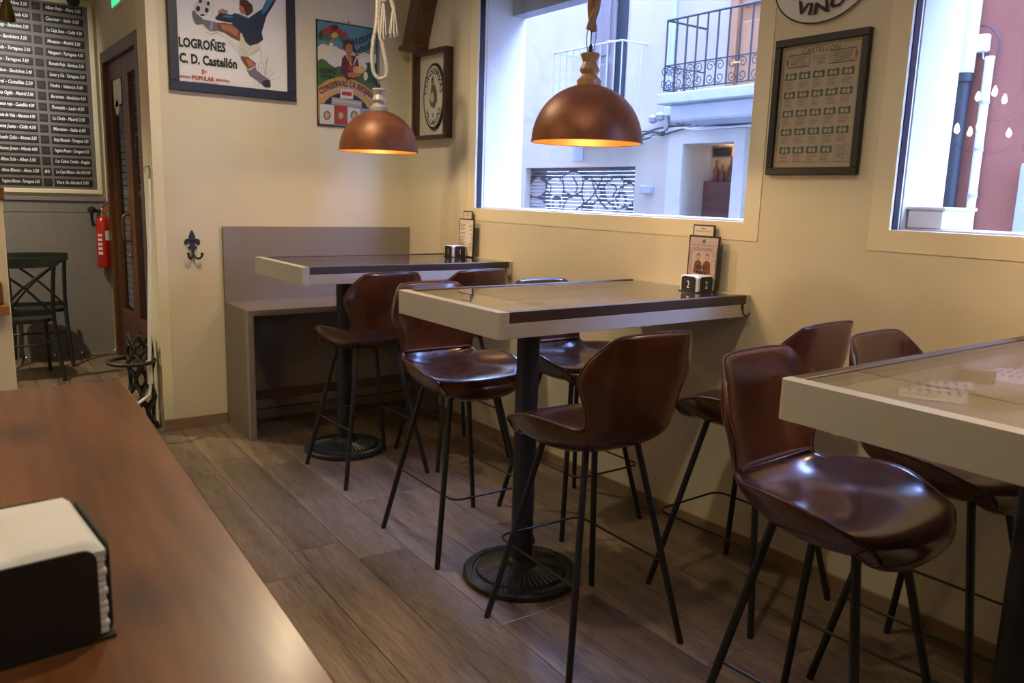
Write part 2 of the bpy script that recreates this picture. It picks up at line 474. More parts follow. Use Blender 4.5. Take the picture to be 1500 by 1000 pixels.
# ================================================================== SETTING
CEIL = 3.02
XL, YR, YF = -5.2, -8.3, 2.79     # left wall, rear wall, far wall
XD = -1.41                        # wall with the wooden door
WT = 0.34                         # thickness of the window wall
W1 = (-2.84, -0.835); W2 = (-5.55, -3.463); WZ = (1.376, 2.76)

fl = MB().box(XL, 0.3, YR, YF, -0.06, -0.013).obj('floor', 'subfloor'); struct(fl)
pm = {}
ang = math.radians(1.8)
def plank_mesh(l):
    k = round(l, 3)
    if k not in pm:
        o = MB().cbox(-0.1046, 0.1046, -l / 2, l / 2, -0.0125, 0.0, 0.0016)
        me = bpy.data.meshes.new('plank'); me.from_pydata([tuple(p) for p in o.v], [], o.f); me.materials.append(MAT['plank']); pm[k] = me
    return pm[k]
PL = 1.28
for i in range(-25, 2):
    off = (-0.824 if i == 0 else 0) + random.choice((0.1, 0.42, 0.75, 1.02, 0.3))
    y = YR - off
    while y < YF - 0.02:
        a, b = max(y, YR + 0.002), min(y + PL, YF - 0.002)
        y += PL
        if b - a < 0.15: continue
        xm = -1.373 + 0.1055 + (i + 6) * 0.211 + ((a + b) / 2 + 0.8) * math.tan(ang)
        if xm < XL + 0.11 or xm > 0.14: continue
        if (a + b) / 2 > 0.5 and xm > XD + 0.25: continue
        l = b - a - 0.0012
        o = bpy.data.objects.new('plank', plank_mesh(round(l, 2))); COL.objects.link(o)
        o.location = (xm, (a + b) / 2, 0); o.rotation_euler = (0, 0, -ang); o.parent = fl

cl = MB().box(XL, 0.0, YR, YF, CEIL, CEIL + 0.12).obj('ceiling', 'ceiling_white'); struct(cl)

# window wall in pieces round its two openings
b = MB()
b.box(0, WT, YR, YF, -0.06, WZ[0]); b.box(0, WT, YR, YF, WZ[1], 3.6)
b.box(0, WT, W1[1], YF, WZ[0], WZ[1]); b.box(0, WT, W2[1], W1[0], WZ[0], WZ[1]); b.box(0, WT, YR, W2[0], WZ[0], WZ[1])
wr = struct(b.obj('wall_right', 'wall_cream'))
struct(MB().box(-1.64, 0, 0, 0.25, 0, CEIL).obj('wall_back', 'wall_cream'))
struct(MB().box(-1.645, -1.588, -0.008, 0.0, 0.07, CEIL).obj('trim_1', 'trim_cream'))
struct(MB().box(XL, 0, YF, YF + 0.15, 0, CEIL).obj('wall_far', 'wall_cream'))
struct(MB().box(XL - 0.15, XL, YR, YF, 0, CEIL).obj('wall_left', 'wall_cream'))
# door wall beyond the end of the back wall
DY0, DY1, DZ = 1.22, 2.60, 2.50
b = MB(); b.box(XD, XD + 0.12, 0.25, DY0, 0, CEIL); b.box(XD, XD + 0.12, DY1, YF, 0, CEIL); b.box(XD, XD + 0.12, DY0, DY1, DZ, CEIL)
struct(b.obj('wall_door', 'wall_cream'))
struct(MB().box(XL, 0, YR - 0.15, YR, 0, CEIL).obj('wall_rear', 'wall_cream'))
# upper storeys and neighbouring front of this building (unseen, added to shade the narrow street)
b = MB(); b.box(0, WT, -16, 16, 3.6005, 13.0); b.box(0, WT, YF + 0.0005, 16, -0.15, 3.6); b.box(0, WT, -16, YR - 0.0005, -0.15, 3.6)
struct(b.obj('wall_outside', 'brick_ochre'))

# skirting
struct(MB().cbox(-1.645, 0, -0.012, 0, 0, 0.068, 0.002).obj('baseboard_back', 'skirting'))
struct(MB().cbox(-0.012, 0, YR, -0.012, 0, 0.058, 0.002).obj('baseboard_right', 'skirting'))

# windows
def window(idx, y0, y1):
    t = 0.075
    b = MB()
    b.box(-0.003, 0, y0 - t, y1 + t, WZ[0] - t, WZ[0]); b.box(-0.003, 0, y0 - t, y1 + t, WZ[1], WZ[1] + t)
    b.box(-0.003, 0, y0 - t, y0, WZ[0], WZ[1]); b.box(-0.003, 0, y1, y1 + t, WZ[0], WZ[1])
    w = struct(b.obj('window_%d' % idx, 'trim_cream'))
    g = 0.004
    b = MB()
    for x0, x1 in ((0.012, 0.045),):
        b.box(x0, x1, y0, y0 + g, WZ[0], WZ[1]); b.box(x0, x1, y1 - g, y1, WZ[0], WZ[1])
        b.box(x0, x1, y0, y1, WZ[1] - g, WZ[1])
    b.obj('gasket', 'gasket', w)
    b = MB()
    b.box(0.062, WT + 0.002, y0, y0 + 0.005, WZ[0], WZ[1]); b.box(0.062, WT + 0.002, y1 - 0.005, y1, WZ[0], WZ[1]); b.box(0.062, WT + 0.03, y0, y1, WZ[0], WZ[0] + 0.006)
    b.obj('reveal', 'reveal_white', w)
    MB().box(0.045, 0.053, y0 + 0.001, y1 - 0.001, WZ[0] + 0.001, WZ[1] - 0.001).obj('pane', 'window_glass', w)
    b = MB(); b.box(WT - 0.10, WT - 0.002, y0 + 0.006, y1 - 0.006, 2.515, WZ[1] - 0.001)
    b.obj('shutter_box', 'stone_grey', w)
    return w
window(1, *W1); window(2, *W2)

# ceiling downlights (out of the frame) with spot lamps; the wine list one is added to brighten that room
for di, (x, y, p, sp) in enumerate(((-1.36, -1.25, 78, 158), (-1.9, -3.7, 52, 150), (-1.15, -5.6, 90, 110), (-3.6, -1.0, 50, 110), (-4.7, 1.18, 30, 110), (-2.9, 1.3, 230, 120), (-3.8, -4.6, 25, 110))):
    t = thing('ceiling_downlight', 'recessed round ceiling downlight ' + ('above the bench table', 'between the counter and the middle table', 'over the aisle behind the table with tins', 'over the bar partition', 'in the far corner of the wine list room', 'added in front of the wine list to brighten that room', 'behind the bar counter')[di], 'downlight', (x, y, CEIL), group='recessed ceiling downlights')
    MB().lathe([(0.075, 0.0), (0.075, -0.012), (0.055, -0.014), (0.05, -0.002)], 24, (x, y, CEIL), caps=False).obj('ring', 'white_metal', t, 40)
    MB().lathe([(0.0, -0.003), (0.05, -0.003)], 24, (x, y, CEIL)).obj('lens', 'bulb', t)
    light('downlight_lamp', 'SPOT', (x, y, CEIL - 0.03), p * 1.15, WARM, 0.05, spot=sp, blend=0.7, parent=t, rot=(0, 0, 0))

# ================================================================== BENCH
bx = -1.272
t = thing('corner_bench', 'tall grey laminate wall bench with high back panel and side panel', 'bench', (-0.63, -0.2, 0))
MB().cbox(bx, -0.002, -0.030, -0.0125, 0.07, 1.222, 0.002).obj('back_panel', 'bench_grey', t)
MB().cbox(bx + 0.0005, -0.002, -0.448, -0.0305, 0.732, 0.767, 0.002).obj('seat', 'bench_grey', t)
MB().cbox(bx, bx + 0.036, -0.448, -0.031, 0.0, 0.7315, 0.002).obj('side_panel', 'bench_grey', t)
MB().cbox(-0.04, -0.0125, -0.448, -0.031, 0.0, 0.7315, 0.002).obj('side_panel', 'bench_grey', t)
MB().cbox(bx + 0.036, -0.04, -0.40, -0.36, 0.225, 0.275, 0.003).obj('foot_rail', 'rail_brown', t)

# ================================================================== TABLES
TT = 1.083; TB = 0.995
XE = -1.265
def rounded_end(mb, x0, x1, y0, y1, z0, z1, r=0.016):
    poly = []
    for (cx, cy, a0) in ((x0 + r, y0 + r, PI), (x0 + r, y1 - r, PI / 2)):
        pts = [(cx + r * math.cos(a0 + (PI / 2 if cy == y0 + r else -0) * 0 + k * PI / 10 * 1), cy + r * math.sin(a0 + k * PI / 10)) for k in range(6)]
        poly.append(pts)
    P = [(x1, y0)] ; 
    a = [(x0 + r + r * math.cos(1.5 * PI - k * PI / 10), y0 + r + r * math.sin(1.5 * PI - k * PI / 10)) for k in range(6)]
    c = [(x0 + r + r * math.cos(PI - k * PI / 10), y1 - r + r * math.sin(PI - k * PI / 10)) for k in range(6)]
    P = [(x1, y0)] + a + c + [(x1, y1)]
    P.reverse()
    c_ = 0.002
    mb.prism(P, lambda u, v, d=0: Vector((u, v, d)), z0, z1)
def table(label, yf, yn, colp, num):
    cy = (yf + yn) / 2
    t = thing('display_table', label, 'table', (colp[0], colp[1], 0), group='high display tables along the window wall')
    b = MB(); rounded_end(b, XE, XE + 0.042, yn, yf, TB, TT); b.obj('end_rail', 'table_white', t, 40)
    for y0, y1 in ((yn, yn + 0.028), (yf - 0.028, yf)):
        MB().cbox(XE + 0.0425, -0.026, y0, y1, TB, TT - 0.037, 0.0015).obj('side_rail', 'table_white', t)
        MB().cbox(XE + 0.0425, -0.026, y0 - 0.0005, y1 + 0.0005, TT - 0.0365, TT, 0.0015).obj('dark_strip', 'table_dark', t)
    MB().cbox(-0.0255, -0.0005, yn, yf, TB - 0.004, TT, 0.002).obj('wall_rail', 'table_white', t)
    MB().box(XE + 0.0425, -0.026, yn + 0.0285, yf - 0.0285, TB + 0.002, TB + 0.014).obj('tray', 'tray_beige', t)
    MB().box(XE + 0.043, -0.0262, yn + 0.029, yf - 0.029, TT - 0.010, TT - 0.003).obj('glass_top', 'table_glass', t)
    x, y = colp
    MB().cyl((x, y, 0.045), (x, y, TB - 0.012), 0.0425, n=24).obj('column', 'black_iron', t, 40)
    MB().cbox(x - 0.15, x + 0.15, y - 0.15, y + 0.15, TB - 0.012, TB + 0.0015, 0.003).obj('mounting_plate', 'black_iron', t)
    bs = MB().lathe([(0.218, 0.0), (0.225, 0.006), (0.225, 0.022), (0.214, 0.030), (0.190, 0.031), (0.186, 0.024), (0.176, 0.024), (0.172, 0.034), (0.12, 0.046), (0.066, 0.056), (0.058, 0.075), (0.048, 0.08), (0.0, 0.08)], 48, (x, y, 0)).obj('base', 'black_iron', t, 35)
    rb = MB()
    for k in range(48):
        a = 2 * PI * k / 48; ca, sa = math.cos(a), math.sin(a)
        rb.tube([(x + ca * 0.072, y + sa * 0.072, 0.055), (x + ca * 0.12, y + sa * 0.12, 0.0465), (x + ca * 0.17, y + sa * 0.17, 0.035)], 0.0036, 4)
    tag(rb.obj('ribs', 'black_iron', bs), kind='stuff')
    rb = MB()
    for k in range(84):
        a = 2 * PI * k / 84; ca, sa = math.cos(a), math.sin(a)
        rb.tube([(x + ca * 0.192, y + sa * 0.192, 0.031), (x + ca * 0.215, y + sa * 0.215, 0.0295)], 0.0028, 4)
    tag(rb.obj('rim_ribs', 'black_iron', bs), kind='stuff')
    MB().cbox(-0.075, -0.03, yn + 0.05, yn + 0.085, TB - 0.02, TB, 0.002).obj('bracket', 'table_white', t)
    pts = [(-0.05, yn - 0.002, TT - 0.038), (-0.05, yn - 0.006, TT - 0.065), (-0.048, yn - 0.012, TT - 0.079), (-0.038, yn - 0.018, TT - 0.083), (-0.029, yn - 0.02, TT - 0.076), (-0.027, yn - 0.02, TT - 0.068)]
    hk = MB(); hk.tube(smoothpath(pts, 4), 0.0028, 8); hk.box(-0.056, -0.044, yn - 0.003, yn - 0.0005, TT - 0.056, TT - 0.034)
    hk.obj('bag_hook', 'black_leg', t, 50)
    return t
table('high white display table with glass top in front of the grey bench', -0.565, -1.245, (-0.87, -0.86), 1)
table('high white display table with glass top under the larger window, holder numbered 2 on it', -2.222, -2.905, (-0.95, -2.655), 2)
table('high white display table with tins and papers under its glass top', -3.955, -4.64, (-0.83, -4.33), 3)

# things lying in the display tables
def paper(label, cx, cy, w, h, rot, name='paper_sheet', lines=6, m='paper_cream', z=None):
    z = (TB + 0.0145) if z is None else z
    t = thing(name, label, 'paper', (cx, cy, z), rot)
    n = 8; vs = []; fs = []
    for i in range(n + 1):
        for j in range(n + 1):
            u, v = i / n - .5, j / n - .5
            vs.append((u * w, v * h, 0.001 + 0.012 * abs(math.sin(u * 5 + cx * 9) * math.cos(v * 6 + cy * 7)) * (abs(u) + abs(v))))
    for i in range(n):
        for j in range(n):
            a = i * (n + 1) + j; fs.append((a, a + n + 1, a + n + 2, a + 1))
    MB().add(vs, fs).obj('sheet', m, t, 80, world=False)
    b = MB()
    for k in range(lines):
        y = h * (0.36 - 0.74 * k / max(1, lines - 1))
        for q in range(3):
            xx = -w * 0.4 + q * w * 0.28
            b.box(xx, xx + w * random.uniform(.12, .24), y - h * 0.025, y + h * 0.025, 0.0133, 0.0139)
    b.obj('print', 'ink_sepia', t, world=False)
    return t
def tin(label, cx, cy, w, h, ht, rot, m='tin_metal'):
    t = thing('food_tin', label, 'tin', (cx, cy, TB + 0.0145), rot)
    r = min(w, h) * 0.32
    poly = []
    for sx, sy, a0 in ((1, 1, 0), (-1, 1, PI / 2), (-1, -1, PI), (1, -1, 1.5 * PI)):
        for k in range(7):
            a = a0 + k * PI / 12
            poly.append((sx * (w / 2 - r) + r * math.cos(a), sy * (h / 2 - r) + r * math.sin(a)))
    fr = lambda u, v, d=0: Vector((u, v, d))
    MB().prism([(x * .97, y * .97) for x, y in poly], fr, 0.0, ht - 0.004).obj('body', m, t, 40, world=False)
    b = MB(); b.prism(poly, fr, ht - 0.004, ht); b.prism([(x * .82, y * .8) for x, y in poly], fr, ht, ht + 0.0012)
    b.obj('lid', 'tin_metal', t, 40, world=False)
    return t
def TQ(px, py, z=TB + 0.02):
    return Q(px, py, 2, z)
for lab, px, py, w, h, r in (('white crumpled sheet in the display table beside the rounded tins', 1372, 570, .24, .17, .5), ('printed sheet with dark lettering behind the tins in the display table', 1478, 548, .22, .16, .15)):
    p = TQ(px, py); paper(lab, p.x, p.y, w, h, r, lines=7)
p = TQ(1428, 551); tin('brown rounded tin lying in the display table in front of the printed sheet', p.x, p.y, 0.15, 0.085, 0.036, 0.55, 'ink_orange')
p = TQ(1466, 590); tin('pale greenish oval tin lying in the display table behind its white end rail', p.x, p.y, 0.15, 0.09, 0.034, -0.25)
for lab, px, py, w, h, r in (('pale leaflet under glass close to the end rail of the table with holder 2', 760, 441, .16, .10, .3), ('crumpled pale sheet under glass in the middle of the table with holder 2', 812, 440, .22, .14, -.2), ('pale card under glass beside the napkin holder numbered 2', 880, 434, .18, .12, .5)):
    p = TQ(px, py); paper(lab, p.x, p.y, w, h, r, lines=4)

# ================================================================== STOOLS
KEYS = np.array([
    # y,     z,    half, fwd,   lift,  depth of the pad below
    [0.120, 0.654, 0.196, -0.004, 0.066, 0.011],
    [0.200, 0.648, 0.178, -0.034, 0.032, 0.012],
    [0.236, 0.676, 0.180, -0.040, 0.014, 0.020],
    [0.242, 0.708, 0.188, -0.042, 0.000, 0.036],
    [0.210, 0.738, 0.208, -0.026, -0.004, 0.060],
    [0.130, 0.742, 0.228, -0.005, 0.018, 0.076],
    [0.050, 0.735, 0.238, 0.000, 0.048, 0.078],
    [-0.030, 0.729, 0.232, 0.000, 0.060, 0.070],
    [-0.110, 0.731, 0.203, 0.000, 0.050, 0.054],
    [-0.172, 0.748, 0.180, 0.012, 0.028, 0.040],
    [-0.208, 0.786, 0.170, 0.028, 0.006, 0.030],
    [-0.227, 0.835, 0.174, 0.040, 0.0, 0.023],
    [-0.238, 0.885, 0.192, 0.054, 0.0, 0.020],
    [-0.246, 0.930, 0.212, 0.058, 0.0, 0.020],
    [-0.254, 0.985, 0.200, 0.046, 0.0, 0.020],
    [-0.263, 1.035, 0.170, 0.022, 0.0, 0.018],
    [-0.269, 1.070, 0.143, 0.006, -0.004, 0.012]])
def shell_points(nv=48, nu=24, full=False):
    k = len(KEYS); out = np.zeros((nv + 1, nu + 1, 3)); dep = np.zeros((nv + 1, nu + 1))
    for i in range(nv + 1):
        s = i / nv * (k - 1); j = min(int(s), k - 2); t = s - j
        p0, p1, p2, p3 = KEYS[max(j - 1, 0)], KEYS[j], KEYS[j + 1], KEYS[min(j + 2, k - 1)]
        v = 0.5 * (2 * p1 + (p2 - p0) * t + (2 * p0 - 5 * p1 + 4 * p2 - p3) * t * t + (3 * p1 - p0 - 3 * p2 + p3) * t ** 3)
        bk = min(1, max(0, (s - 8) / 4)); pw = 2.4 + 2.2 * bk
        for q in range(nu + 1):
            u = math.sin((-1 + 2 * q / nu) * math.pi / 2 * 0.8) / math.sin(math.pi / 2 * 0.8)
            out[i, q] = (u * v[2], v[0] + v[3] * abs(u) ** pw, v[1] + v[4] * abs(u) ** 3.4)
            dep[i, q] = 0.010 + (max(v[5], 0.011) - 0.010) * (1 - abs(u) ** 5)
    return (out, dep) if full else out
GP = shell_points()
GD = shell_points(full=True)[1]
NV, NU = GP.shape[0] - 1, GP.shape[1] - 1
SEAM = int(round(NV * 10.0 / (len(KEYS) - 1)))
du = np.gradient(GP, axis=1); dv = np.gradient(GP, axis=0)
GN = np.cross(dv, du); GN /= np.linalg.norm(GN, axis=2, keepdims=True)   # up on the seat, forward on the back
DN = GP - GN * GD[:, :, None]
MID = (GP + DN) / 2
def shell_mesh(i0, i1, close0, close1):
    vs = []; fs = []; n = NU + 1; m = i1 - i0 + 1
    for A in (GP, DN):
        for i in range(i0, i1 + 1):
            for j in range(n): vs.append(tuple(A[i, j]))
    o = m * n
    for i in range(m - 1):
        for j in range(NU):
            a = i * n + j
            fs.append((a, a + 1, a + n + 1, a + n)); fs.append((o + a, o + a + n, o + a + n + 1, o + a + 1))
    def strip(seq, outw):
        base = len(vs)
        for (i, j) in seq:
            d = np.array(outw(i, j)); d = d / (np.linalg.norm(d) + 1e-9)
            vs.append(tuple(MID[i, j] + d * GD[i, j] * 0.4))
        for k in range(len(seq) - 1):
            a = (seq[k][0] - i0) * n + seq[k][1]; b_ = (seq[k + 1][0] - i0) * n + seq[k + 1][1]
            fs.append((a, b_, base + k + 1, base + k)); fs.append((base + k, base + k + 1, o + b_, o + a))
    strip([(i, 0) for i in range(i0, i1 + 1)], lambda i, j: -du[i, j])
    strip([(i, NU) for i in range(i1, i0 - 1, -1)], lambda i, j: du[i, j])
    if close1: strip([(i1, j) for j in range(NU + 1)], lambda i, j: dv[i, j])
    if close0: strip([(i0, j) for j in range(NU, -1, -1)], lambda i, j: -dv[i, j])
    if close0:      # the front lip is a closed pad: fill its two sides
        kf = int(NV * 4 / (len(KEYS) - 1))
        for i in range(1, kf):
            fs.append((0, (i + 1) * n, i * n)); fs.append((NU, i * n + NU, (i + 1) * n + NU))
    b = MB(); b.add(vs, [tuple(reversed(q)) for q in fs]); return b
def edge_path(i0, i1, off):
    seq = [(i, 0) for i in range(i0, i1 + 1)]
    if i1 == NV: seq += [(NV, j) for j in range(1, NU)]
    seq += [(i, NU) for i in range(i1, i0 - 1, -1)]
    if i0 == 0: seq += [(0, j) for j in range(NU - 1, 0, -1)]
    return seq
def make_stool(label):
    t = thing('bar_stool', label, 'bar stool', (0, 0, 0), group='brown leather bar stools at the high tables')
    se = shell_mesh(0, SEAM, True, False).obj('seat', 'leather', t, 60, world=False)
    bk = shell_mesh(SEAM, NV, False, True).obj('backrest', 'leather', t, 60, world=False)
    # stitched welt where the back leather meets the seat leather
    w = MB(); pts = [GP[SEAM, j] + GN[SEAM, j] * 0.001 for j in range(1, NU)]
    w.tube(pts, 0.0065, 8); w.obj('seam_welt', 'leather_edge', se, 60, world=False)
    st = MB()
    for j in range(2, NU * 3 - 3):
        a = j / 3.0; j0 = int(a); f = a - j0
        p = GP[SEAM, j0] * (1 - f) + GP[SEAM, min(j0 + 1, NU)] * f; nn = GN[SEAM, j0]
        q = p + nn * 0.0068; tv = dv[SEAM, j0] / np.linalg.norm(dv[SEAM, j0])
        st.tube([q - tv * 0.006, q + tv * 0.006 + np.array((0.003, 0, 0))], 0.0011, 4)
    tag(st.obj('stitching', 'stitch', se, world=False), kind='stuff')
    # rim piping
    for ob, i0, i1 in ((se, 0, SEAM), (bk, SEAM, NV)):
        seq = edge_path(i0, i1, 0)
        pts = []
        for (i, j) in seq:
            d = (du[i, j] if j == NU else (-du[i, j] if j == 0 else (dv[i, j] if i == NV else -dv[i, j])))
            d = d / np.linalg.norm(d)
            pts.append(MID[i, j] + d * 0.0045)
        MB().tube(pts, 0.0033, 6, closed=False).obj('piping', 'leather_edge', ob, 60, world=False)
        sm = MB()
        for k in range(0, len(pts) - 1):
            for f in (0.25, 0.75):
                p = pts[k] * (1 - f) + pts[k + 1] * f
                i, j = seq[k]; nn = GN[i, j]
                sm.tube([p - nn * 0.0045, p + nn * 0.0045], 0.0013, 4)
        tag(sm.obj('edge_stitching', 'leather_edge', ob, world=False), kind='stuff')
    zt = 0.690; c = 0.234; a = c - 0.1875 * zt
    for sx in (-1, 1):
        for sy in (-1, 1):
            MB().tube([(sx * c, sy * c, 0.0), (sx * c, sy * c, 0.006), (sx * (a + (c - a) * 0.0), sy * a, zt)], [0.0112, 0.0112, 0.0112], 12).obj('leg', 'black_leg', t, 50, world=False)
    fb = MB()
    fb.tube([(-a, -a, zt - .004), (a, -a, zt - .004), (a, a, zt - .004), (-a, a, zt - .004)], 0.010, 8, closed=True)
    fb.box(-a, a, -0.02, 0.02, zt - 0.012, zt + 0.004)
    fb.obj('seat_bracket', 'black_leg', t, world=False)
    zf = 0.280; hw = a + (c - a) * (zt - zf) / zt
    yb, yf_ = -hw, 0.262; r = 0.045
    pts = [(-hw, yb, zf), (-hw, 0, zf), (-hw, yf_ - r, zf)] + [(-hw + r - r * math.cos(k * PI / 12), yf_ - r + r * math.sin(k * PI / 12), zf) for k in range(1, 7)]
    pts += [(-x, y, z) for x, y, z in reversed(pts)]
    MB().tube(pts, 0.0045, 8).obj('footrest', 'black_leg', t, 60, world=False)
    return t
STOOLS = [
    (-0.912, -1.225, 1.4, 'brown leather bar stool with its back to us in front of the bench table column'),
    (-0.385, -1.235, 0, 'brown leather bar stool at the bench table, only its back top clear, near holder 1'),
    (-0.962, -2.208, 179.4, 'brown leather bar stool facing out beside the black column, with blue sheen on its seat'),
    (-0.380, -2.265, 180, 'brown leather bar stool behind the black column, its back hidden by the second table'),
    (-1.016, -3.093, -2.5, 'brown leather bar stool turned away beside the ribbed column base, its whole back showing'),
    (-0.337, -3.208, 1.3, 'brown leather bar stool by the window wall, its back rising behind a nearer stool'),
    (-0.952, -3.941, 183, 'large brown leather bar stool facing out at the end of the table with tins'),
    (-0.361, -3.930, 181.4, 'brown leather bar stool tucked under the table with tins, against the wall'),
]
st0 = make_stool(STOOLS[0][3])
for i, (x, y, r, lab) in enumerate(STOOLS):
    o = st0 if i == 0 else copy_tree(st0)
    o.location = (x, y, 0); o.rotation_euler = (0, 0, math.radians(r)); o['label'] = lab

# ================================================================== TABLE-TOP THINGS
def rpanel(w, h, r=0.012, n=5):
    P = []
    for sx, sy, a0 in ((1, 1, 0), (-1, 1, PI / 2), (-1, -1, PI), (1, -1, 1.5 * PI)):
        for k in range(n + 1):
            a = a0 + k * PI / 2 / n
            P.append((sx * (w / 2 - r) + r * math.cos(a), h / 2 + sy * (h / 2 - r) + r * math.sin(a)))
    return P
def holder(label, x, y, z, s, h, pw, num=None, rot=0.0, sides=4):
    """square napkin dispenser: four black plates, folded napkins showing at the corners"""
    t = thing('napkin_holder', label, 'napkin holder', (x, y, z), rot)
    MB().cbox(-s / 2, s / 2, -s / 2, s / 2, 0, 0.004, 0.001).obj('base_plate', 'holder_black', t, world=False)
    q = s / 2 - 0.004
    b = MB(); k = 12
    for i in range(k):
        z0 = 0.0045 + (h - 0.014) * i / k; z1 = 0.0045 + (h - 0.014) * (i + 0.95) / k
        e = 0.0008 * math.sin(i * 2.3)
        b.cbox(-q + e, q - 0.001 + e, -q - e, q - 0.001 - e, z0, z1, 0.001)
    n = 20; vs = []; fs = []
    for i in range(n + 1):
        for j in range(n + 1):
            u, v = -1 + 2 * i / n, -1 + 2 * j / n
            ed = max(0.0, 1 - max(abs(u), abs(v)) ** 8)
            dip = math.exp(-((u + 0.12 + 0.10 * v) / 0.16) ** 2)
            vs.append((u * q, v * q, 0.0045 + (h - 0.014) + (0.004 + 0.010 * math.sqrt(ed)) * (1 - 0.45 * dip * (0.4 + 0.6 * (v + 1) / 2))))
    for i in range(n):
        for j in range(n):
            a = i * (n + 1) + j; fs.append((a, a + n + 1, a + n + 2, a + 1))
    b.add(vs, fs)
    for (sx_, sy_, ax_) in ((-1, 0, 0), (1, 0, 0), (0, -1, 1), (0, 1, 1)):
        if ax_ == 0: b.add([(sx_ * q, -q, h - 0.0095), (sx_ * q, q, h - 0.0095), (sx_ * q, q, h - 0.0050), (sx_ * q, -q, h - 0.0050)], [(0, 1, 2, 3)])
        else: b.add([(-q, sy_ * q, h - 0.0095), (q, sy_ * q, h - 0.0095), (q, sy_ * q, h - 0.0050), (-q, sy_ * q, h - 0.0050)], [(0, 1, 2, 3)])
    b.obj('napkins', 'napkin', t, 50, world=False)
    for dx, dy in ((-1, 0), (1, 0), (0, -1), (0, 1))[:sides]:
        if dx: fr = lambda u, v, d=0, dx=dx: Vector((dx * (s / 2 - 0.002 + d), u * -dx, v))
        else: fr = lambda u, v, d=0, dy=dy: Vector((u * -dy * -1, dy * (s / 2 - 0.002 + d), v))
        p = MB().prism(rpanel(pw, h), fr, 0.0, 0.0025).obj('plate', 'holder_black', t, world=False)
        if num:
            m = MB()
            # u direction that reads left to right from outside
            if dx: f2 = lambda u, v, d=0, dx=dx: Vector((dx * (s / 2 + 0.0009), u * (dx if dx > 0 else -1), v))
            else: f2 = lambda u, v, d=0, dy=dy: Vector((u * (-dy), dy * (s / 2 + 0.0009), v))
            vs, fs = text_pts(num, 1.0, 0.01)
            x0 = min(a for a, _ in vs); x1 = max(a for a, _ in vs)
            sy = h * 0.46 / 0.69; sx = sy * 0.72
            m.add([f2((a - (x0 + x1) / 2) * sx, h * 0.27 + b_ * sy) for a, b_ in vs], fs)
            m.obj('number', 'print_white', p, world=False)
    return t
ZT = TT - 0.003
holder('black plated napkin holder marked 2, by the wall on the table under the larger window', -0.105, -2.705, TT - 0.003, 0.105, 0.066, 0.074, '2')
holder('black plated napkin holder marked 1, by the wall on the table before the bench', -0.110, -0.800, TT - 0.003, 0.105, 0.066, 0.074, '1')

